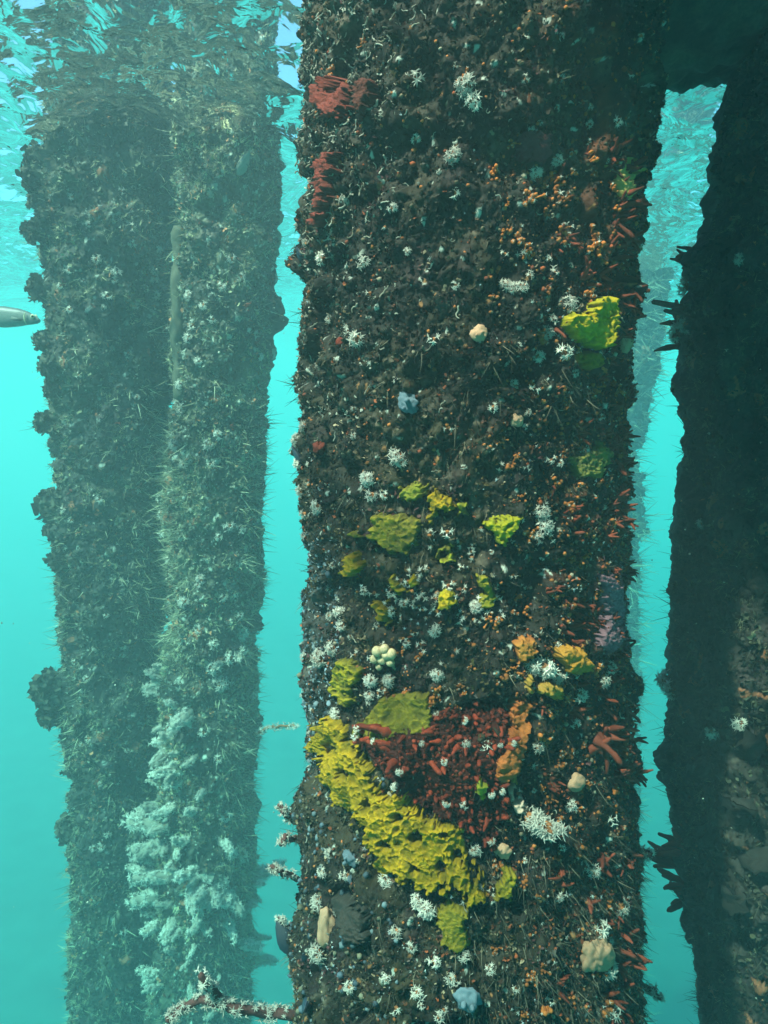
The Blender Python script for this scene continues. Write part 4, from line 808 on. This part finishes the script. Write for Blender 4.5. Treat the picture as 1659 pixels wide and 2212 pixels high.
for x, y, r in [(1290, 1600, 60), (1300, 1580, 60), (1215, 1360, 45), (1240, 1352, 40), (1330, 1000, 50), (1300, 590, 40), (1160, 1520, 30), (1190, 1535, 26), (1340, 350, 44), (1352, 390, 44), (1350, 440, 46), (1340, 470, 46)]:
    fingers('near', x, y, r, (.5, 0, .1))
for x, y, r in [(1450, 1850, 60), (1462, 1880, 66), (1468, 1830, 55), (1475, 1915, 60), (1462, 1935, 55), (1455, 560, 40), (1452, 700, 46), (1450, 735, 44)]:
    fingers('shaded', x, y, r, (-.75, 0, .55), 'maroon finger sponge')
for x, y, r in [(1470, 720, 22), (1480, 700, 18), (1465, 620, 20), (1475, 600, 16), (1446, 1470, 26), (1455, 1490, 20), (1520, 1130, 12), (1600, 1560, 16), (1540, 1580, 14), (1600, 560, 12)]:
    tuft('shaded', x, y, r)

# coral branches: a branch and its polyps
def coral_branch(pk_or_none, label, path, Y, r0, npol, ps, seed, name='branch_coral', mat=None):
    pts = np.array([at(x, y, Y + dy) for x, y, dy in path]); base = pts[0].copy(); L = np.linalg.norm(np.diff(pts, axis=0), axis=1).sum()
    t = np.linspace(0, 1, len(path)); tt = np.linspace(0, 1, 26); q = np.stack([np.interp(tt, t, pts[:, k]) for k in range(3)], -1) - base
    q += .004 * np.stack([vnoise(np.stack([tt * 9, 0 * tt + seed + k, 0 * tt], -1), k) for k in range(3)], -1)
    A, B = t_branch(seed, L, r0, npol, ps, q); o = empty(name, base); tag(o, label, 'coral')
    link('branch', tri_mesh('branch', A, mat or M_RUST), (), o); link('polyps', tri_mesh('polyps', B, M_WHITE), (), o); return o
M_MAROON = mat_tint('maroon_branch', (.16, .055, .05), .2, **K)
o = coral_branch('near', 'long maroon coral branch with white polyps reaching out at the foot of the near pile', [(700, 2206, .06), (640, 2192, 0), (580, 2184, 0), (512, 2172, -.02), (463, 2160, -.02), (420, 2164, -.02), (389, 2178, -.02), (366, 2202, -.03)], 1.12, .0085, 170, .0105, 5, mat=M_MAROON)
t_ = coral_branch('near', 'x', [(470, 2160, 0), (459, 2140, 0), (446, 2124, -.01), (432, 2110, -.02)], 1.10, .007, 46, .010, 6, mat=M_MAROON)
for c in list(t_.children):
    wm = c.matrix_world.copy(); c.parent = o; c.location = t_.location - o.location; c.name = 'side_branch' if c.name.startswith('branch') else 'side_polyps'
bpy.data.objects.remove(t_)
for k, (lab, path) in enumerate([('short coral sprig at the rim level with the largest yellow sponge', [(640, 1765, .05), (612, 1752, 0), (600, 1740, 0)]), ('white-tipped coral sprig at the rim below the shortest sprig', [(640, 1815, .05), (618, 1810, 0), (606, 1822, 0)]),
                                ('forked coral sprig at the rim above the grey-blue mussel', [(640, 1895, .05), (612, 1885, 0), (588, 1868, 0)]), ('white coral sprig at the rim above the large dark mussel', [(640, 2005, .05), (616, 1998, 0), (600, 1980, 0)]),
                                ('thin coral sprig pointing down from the rusty rim near the foot', [(1380, 2120, .05), (1410, 2140, 0), (1432, 2160, 0)]), ('tiny dark sprig at the rusty rim opposite the maroon fingers', [(1370, 1842, .05), (1400, 1846, 0), (1412, 1838, 0)])]):
    coral_branch('near', lab, path, 1.15, .0045, 34, .0085, 20 + k, mat=M_MAROON)
coral_branch('near', 'thick white coral brush pointing down beside the peach ribbon sponge', [(1118, 1742, -.16), (1140, 1760, -.19), (1165, 1778, -.21), (1196, 1800, -.22)], 1.15, .008, 130, .0125, 31, name='brush_coral'); landmark('near', 'thick white coral brush', 1165, 1778)
coral_branch('near', 'long white coral brush lying across the amber sponge arch', [(1120, 1452, -.17), (1150, 1440, -.19), (1185, 1446, -.19), (1212, 1462, -.17)], 1.17, .006, 90, .0105, 32, name='brush_coral')
coral_branch('white', 'thin coral twig bridging from the white-coral pile towards the near pile', [(548, 1588, 0), (575, 1574, -.1), (605, 1568, -.2), (642, 1568, -.3)], 3.0, .006, 60, .016, 33)
for k, (lab, path) in enumerate([('upper of two bare dark twigs sticking out of the shaded pile', [(1472, 664, .1), (1440, 658, 0), (1410, 652, 0)]), ('lower of two bare dark twigs sticking out of the shaded pile', [(1474, 676, .1), (1455, 675, 0), (1436, 671, 0)])]):
    pts = np.array([at(x, y, 1.32 + dy) for x, y, dy in path]); tag(link('dead_twig', tri_mesh('dead_twig', tube(pts, [.006, .005, .004], 7, 3, .3), M_MAROON)), lab, 'twig')

# white finger corals on the hazy pile: copies of a few branches, two parts each
WB = [t_branch(100 + s, 1.0, r0, n, ps) for s, (r0, n, ps) in enumerate([(.13, 46, .15), (.17, 56, .16), (.10, 40, .13), (.22, 64, .18), (.14, 50, .15)])]
WB_A = [tri_mesh('branch', a, M_PALE) for a, b in WB]; WB_B = [tri_mesh('polyps', b, M_WHITE) for a, b in WB]
def wbranch(px, py, r, lean):
    P, N, d = frame_at('white', px, py, -.01); N = unit(N + np.array(lean) + rr.normal(0, .45, 3)); k = int(rr.integers(0, 5))
    o = empty('white_finger_coral'); set_frame(o, P, N, r / FPX * d * 1.0, rr.uniform(0, 6.3))
    link('branch', WB_A[k], (), o); link('polyps', WB_B[k], (), o)
    ITEMS.append((o, 'white finger coral', px, py, r, 'white', 'white finger corals', 'coral'))
for cx_, cy_, sx, sy, n, r0, r1 in [(350, 1440, 14, 20, 5, 22, 32), (320, 1490, 22, 22, 7, 24, 38), (362, 1545, 20, 30, 9, 26, 40), (395, 1605, 28, 34, 15, 28, 48), (385, 1650, 26, 18, 8, 26, 42), (345, 1710, 30, 30, 8, 28, 48), (325, 1760, 28, 26, 10, 30, 52),
                               (420, 1720, 22, 24, 6, 22, 36), (400, 1830, 60, 30, 14, 26, 46), (370, 1895, 60, 34, 18, 30, 52), (470, 1880, 50, 30, 12, 24, 40), (330, 1960, 26, 26, 7, 34, 56), (420, 1985, 60, 30, 14, 26, 46), (500, 1960, 30, 30, 6, 22, 36),
                               (400, 2070, 55, 30, 10, 28, 46), (540, 2080, 20, 22, 6, 30, 46), (340, 2130, 22, 34, 7, 34, 54), (440, 2150, 50, 28, 9, 26, 44), (470, 1435, 18, 20, 6, 18, 26), (492, 1420, 12, 12, 3, 18, 24)]:
    for j in range(max(2, int(n * .62))): wbranch(np.clip(rr.normal(cx_, sx * 1.15), 340 if cy_ > 1500 else 300, 548), rr.normal(cy_, sy * 1.1), rr.uniform(r0 * .8, r1 * 1.25), ((cx_ - 450) / 260, 0, .05))
for x, y, r, ln in [(275, 1800, 70, (-1.2, -.2, .8)), (300, 1790, 60, (-1.1, -.2, .7)), (300, 1900, 56, (-1, -.2, .1)), (560, 1880, 60, (1, 0, -.1)), (550, 1890, 50, (1, 0, .2)), (545, 2085, 50, (1, 0, .1)), (300, 1475, 44, (-.7, -.2, .6))]:
    wbranch(x, y, r, ln)
for x, y, r in [(520, 1140, 10), (492, 1135, 14), (470, 1160, 11), (435, 1250, 13), (430, 1265, 9), (400, 1300, 14), (345, 1210, 14), (340, 1150, 13), (350, 1110, 12), (345, 1080, 12), (480, 1290, 11), (515, 1330, 11), (520, 1370, 17), (460, 1390, 14),
                (460, 1440, 18), (475, 1475, 19), (495, 1420, 17), (520, 1405, 13), (380, 960, 14), (400, 1000, 12), (450, 960, 13), (470, 940, 12), (455, 1000, 10), (390, 830, 12), (395, 880, 12), (370, 870, 10), (420, 700, 11), (440, 660, 11), (460, 690, 10),
                (410, 730, 12), (480, 620, 11), (500, 560, 10), (520, 600, 11), (430, 780, 10), (410, 640, 11), (545, 720, 10), (560, 770, 9), (430, 1360, 10), (505, 1280, 9), (545, 1500, 10), (485, 1760, 14), (500, 1840, 14), (520, 1850, 15), (470, 1640, 11), (440, 1580, 11)]:
    tuft('white', x, y, r)
for x, y, r in [(530, 660, 16), (540, 690, 15), (550, 740, 16), (430, 480, 12), (560, 980, 14), (545, 1180, 13), (540, 1130, 12), (500, 920, 12), (545, 1280, 14), (530, 1345, 12)]: fingers('white', x, y, r, (.3, 0, 0), 'orange finger sponge')
for x, y, r in [(300, 545, 15), (345, 570, 14), (140, 610, 11), (200, 660, 12), (280, 640, 13), (255, 910, 11), (330, 990, 12), (150, 1060, 11)]: fingers('knobbly', x, y, r, (0, 0, 0), 'orange finger sponge')
for t in range(46): tuft('knobbly', rr.uniform(130, 350), rr.uniform(340, 2180), rr.uniform(5, 9))
for x, y, r in [(330, 600, 11), (335, 640, 11), (230, 640, 10), (210, 560, 10), (340, 540, 10), (250, 590, 12)]: tuft('knobbly', x, y, r)

# shell clumps and hanging sponges on the knobbly pile
def clump(px, py, r, seed, label, lean=(-1, 0, 0), name='shell_clump', cat='shell clump', amp=.4):
    P, N, d = frame_at('knobbly', px, py, 0); s = r / FPX * d; N = unit(N + np.array(lean)); P = P + N * s * .25
    V, F = ico(5, seed, amp, 1.8, (1, 1, .85)); w1, w2, wi = worley(V * 2.6 + seed, seed); V = V * (1 + .20 * (1 - np.clip(w1, 0, 1)) + .10 * fbm(V * 7, 3, seed) + .35 * fbm(V * 1.4 + seed, 2, seed))[:, None]
    c = mixc(np.broadcast_to(np.array([.06, .055, .045]), V.shape), (.12, .11, .08), wi)
    V = V * .85; o = link(name, mesh_np(name, V, F, c), [M_FAR]); set_frame(o, P, N, s, rr.uniform(0, 6))
    ii = rr.integers(0, len(V), 260); W = V[ii]; Vt, Ft, Ct = scatter(LEAF + STR, W, W / np.linalg.norm(W, axis=1)[:, None] + rr.normal(0, .5, W.shape), rr.uniform(.15, .42, 260), rr.uniform(0, 6.3, 260), np.array([.08, .072, .05]) * rr.uniform(.4, 1.5, (260, 1)), rr)
    tag(link('leafy_turf', mesh_np('leafy_turf', Vt, Ft, Ct), [M_TURF], o), kind='stuff'); tag(o, label, cat); SH = {342: 'topmost dark shell clump', 428: 'third dark shell clump', 505: 'widest shelf of dark shells', 790: 'two-lobed shell clump', 1142: 'dark hanging ball sponge', 1488: 'shaggy brown mass', 1790: 'lowest small shell clump'}
    if py in SH: landmark('knobbly', SH[py], px, py)
for k, (x, y, r, lab) in enumerate([(88, 342, 20, 'topmost dark shell clump, by the water surface'), (78, 384, 21, 'second dark shell clump from the water surface'), (84, 428, 17, 'third dark shell clump from the water surface'), (96, 470, 16, 'fourth dark shell clump from the water surface'),
                                    (104, 505, 18, 'widest shelf of dark shells, below four clumps'), (92, 622, 20, 'round shell clump level with the fish'), (106, 738, 15, 'shell clump below the fish'), (112, 790, 20, 'two-lobed shell clump midway down the knobbly pile'), (116, 840, 15, 'small shell clump under the two-lobed one'),
                                    (122, 912, 19, 'loose shell clump above the hanging ball sponge'), (135, 1210, 20, 'grey shell clump just below the hanging ball sponge'), (145, 1790, 20, 'lowest small shell clump of the knobbly pile')]):
    clump(x, y, r, 60 + k, lab)
clump(106, 1142, 24, 80, 'dark hanging ball sponge sticking out from the knobbly pile', (-1.4, 0, 0), 'ball_sponge', 'sponge', .15)
clump(124, 1092, 34, 81, 'thick dark sponge lobe above the hanging ball', (-1, 0, 0), 'lobe_sponge', 'sponge', .25)
clump(126, 1488, 30, 82, 'largest outgrowth of the knobbly pile, a shaggy brown mass', (-1.2, 0, 0), 'shaggy_growth', 'sponge')
clump(134, 1540, 24, 83, 'dark ledge under the shaggy brown mass', (-1, 0, -.3), 'shaggy_growth', 'sponge')

# bare timber batten in the seam
pts = np.array([at(388 + 2 * math.sin(y / 60), y, 2.94) for y in np.linspace(490, 860, 24)])
tag(link('timber_batten', tri_mesh('timber_batten', tube(pts, .026 + .004 * np.sin(np.arange(24)), 12, 2, .45), M_WOOD)), 'bare brown timber batten in the seam between the two hazy piles', 'timber')

# ------------------------------------------------------------------ specks adrift in the water
n = 260; Y = rr.uniform(1.0, 4.5, n); sx_ = np.where(rr.random(n) < .72, rr.uniform(-40, 640, n), rr.uniform(1360, 1560, n)); Pp = at(sx_, rr.uniform(250, 2230, n), Y).T
Vt, Ft, Ct = scatter(NUB + LEAF[:3], Pp, rr.normal(0, 1, (n, 3)), rr.uniform(.0006, .0016, n) * rr.uniform(.6, 1.8, n), rr.uniform(0, 6.3, n), np.array([.6, .58, .5]) * rr.uniform(.2, 1.2, (n, 1)), rr)
tag(link('drifting_specks', mesh_np('drifting_specks', Vt, Ft, Ct), [M_TURF]), 'tiny pale specks drifting in the water', 'marine snow', kind='stuff')

# ------------------------------------------------------------------ the fish
def make_fish():
    o = empty('fish'); c = at(-40, 677, 2.3); o.location = c; tag(o, 'slim grey fish swimming in from the picture edge towards the knobbly pile', 'fish')
    L = .30; t = np.linspace(0, 1, 40); a = np.linspace(0, 2 * PI, 20, endpoint=False)
    top = np.interp(t, [0, .03, .1, .2, .35, .55, .75, .9, 1], [.004, .010, .018, .026, .031, .028, .018, .009, .008]); bot = np.interp(t, [0, .03, .1, .2, .35, .55, .75, .9, 1], [.004, .010, .017, .024, .030, .028, .017, .009, .008])
    V = []
    for i in range(40):
        ca, sa = np.cos(a), np.sin(a); h = np.where(sa > 0, top[i], bot[i]); wv = (top[i] + bot[i]) * .30
        V.append(np.stack([L * (.60 - t[i]) + 0 * a, -wv * ca, h * sa - .006 * (t[i] < .12) * (0.12 - t[i]) * 8], -1))
    V = np.concatenate(V); i = np.arange(800).reshape(40, 20); r = np.roll(i, -1, 1); F = np.stack([i[:-1], i[1:], r[1:], r[:-1]], -1).reshape(-1, 4)
    V = np.concatenate([V, V[:20].mean(0, keepdims=True)]); F = np.concatenate([F, np.stack([i[0], r[0], np.full(20, 800), np.full(20, 800)], -1)])
    zc = V[:, 2]; col = mixc(np.broadcast_to(np.array([.20, .23, .22]), V.shape), (.10, .13, .13), sstep(.004, .02, zc)); col = mixc(col, (.28, .30, .28), sstep(-.006, -.022, zc))
    M = mat_growth('fish_skin', rough=.4, spec=.5, mottle=(.8, 1.15), nscale=120, bump=.25, bscale=340)
    link('body', mesh_np('body', V, F, col), [M], o)
    dark = mat_tint('fish_fin', (.18, .20, .19), 0, bump=0); ring = mat_tint('eye_ring', (.70, .66, .42), 0, bump=0, rough=.3); pup = mat_tint('pupil', (.02, .02, .02), 0, bump=0, rough=.15)
    for sg in (1, -1):
        ex = L * .54; Ve, Fe = ico(3, 1, 0); e = link('eye', tri_mesh('eye', (Ve * [.0062, .0030, .0062] + [ex, -sg * .0085, .006], Fe), ring), (), o)
        link('pupil', tri_mesh('pupil', (Ve * [.0034, .0016, .0034] + [ex + .0006, -sg * .0108, .006], Fe), pup), (), e)
        p = np.array([(L * .478, -sg * (.0145), .017), (L * .470, -sg * .0165, .006), (L * .472, -sg * .0155, -.008), (L * .482, -sg * .012, -.018)])
        link('gill_cover', tri_mesh('gill_cover', tube(p, [.0008, .0016, .0016, .0008], 6), ring), (), o)
        f = np.array([(L * .46, -sg * .016, -.004), (L * .36, -sg * .024, .002), (L * .35, -sg * .024, -.008), (L * .44, -sg * .016, -.010)]); f2 = f + [0, -sg * .0012, 0]
        link('pectoral_fin', mesh_np('pectoral_fin', np.concatenate([f, f2]), [(0, 1, 2, 3), (7, 6, 5, 4), (0, 4, 5, 1), (1, 5, 6, 2), (2, 6, 7, 3), (3, 7, 4, 0)]), [dark], o)
    def fin(nm, P):
        P = np.array(P); n = len(P); A = np.stack([P[:, 0], np.full(n, .0012), P[:, 1]], -1); Bk = A * [1, -1, 1]; F = []
        bm = bmesh.new(); va = [bm.verts.new(v) for v in A]; vb = [bm.verts.new(v) for v in Bk]; bm.faces.new(va); bm.faces.new(vb[::-1])
        for q in range(n): bm.faces.new((va[q], vb[q], vb[(q + 1) % n], va[(q + 1) % n]))
        me = bpy.data.meshes.new(nm); bm.to_mesh(me); bm.free(); link(nm, me, [dark], o)
    fin('dorsal_fin', [(L * .20, .028), (L * .14, .052), (L * .05, .040), (L * -.02, .026)]); fin('tail_fin', [(L * -.385, .008), (L * -.56, .048), (L * -.49, 0), (L * -.56, -.048), (L * -.385, -.008)])
    fin('anal_fin', [(L * .0, -.024), (L * -.06, -.042), (L * -.15, -.022)])
    s = 1.0; o.rotation_euler = (0, math.radians(3), math.radians(-4))
    # nose at picture (91, 686)
    nose = at(91, 687, 2.3); o.location = Vector(nose) - Vector((L * .60, 0, -.006))
make_fish()

# ------------------------------------------------------------------ labels: each growth by its rank from the nearest landmark
landmark('near', 'bulge under the cross beam', 1405, 200); landmark('near', 'upper rim bulge', 640, 580); landmark('near', 'foot of the rusty rim', 1390, 2212); landmark('near', 'maroon coral branch', 600, 2200); landmark('near', 'picture top', 1050, -10)
landmark('white', 'coral twig bridge', 555, 1580); landmark('white', 'bare timber batten', 390, 700); landmark('white', 'white-coral pile foot', 430, 2212); landmark('white', 'middle of the pile seam', 370, 1250)
landmark('knobbly', 'fish', 110, 677); landmark('knobbly', 'knobbly pile foot', 250, 2212)
landmark('shaded', 'pair of bare twigs', 1470, 665); landmark('shaded', 'oyster plates', 1580, 1750)
ORD = ['nearest', 'second nearest', 'third nearest', 'fourth nearest', 'fifth nearest', 'sixth nearest', 'seventh nearest', 'eighth nearest', 'ninth nearest', 'tenth nearest', 'eleventh nearest', 'twelfth nearest', 'thirteenth nearest', 'fourteenth nearest', 'fifteenth nearest', 'sixteenth nearest', 'seventeenth nearest', 'eighteenth nearest', 'nineteenth nearest', 'twentieth nearest']
ORD += ['twenty-' + w for w in ORD[:0]]
tens = ['twenty-first', 'twenty-second', 'twenty-third', 'twenty-fourth', 'twenty-fifth', 'twenty-sixth', 'twenty-seventh', 'twenty-eighth', 'twenty-ninth', 'thirtieth', 'thirty-first', 'thirty-second', 'thirty-third', 'thirty-fourth', 'thirty-fifth', 'thirty-sixth', 'thirty-seventh', 'thirty-eighth', 'thirty-ninth', 'fortieth']
ORD += [w + ' nearest' for w in tens]
WHERE = {'near': '', 'knobbly': '', 'white': '', 'shaded': ''}
buckets = {}
for it in ITEMS:
    o, kind, px, py, r, pk, grp, cat = it
    ds = sorted((math.hypot(px - lx, py - ly), ln, ly) for ln, lx, ly in LAND[pk])
    dd, ln, ly = ds[0]; side = 'above' if py < ly else 'below'
    buckets.setdefault((pk, kind, ln, side), []).append((dd, o, grp, cat))
for (pk, kind, ln, side), rows in buckets.items():
    rows.sort(key=lambda q: q[0])
    for k, (dd, o, grp, cat) in enumerate(rows):
        tag(o, f"{kind}{WHERE[pk]}, {ORD[min(k, len(ORD) - 1)]} {side} the {ln}"[:160], cat, grp)
print('items', len(ITEMS))
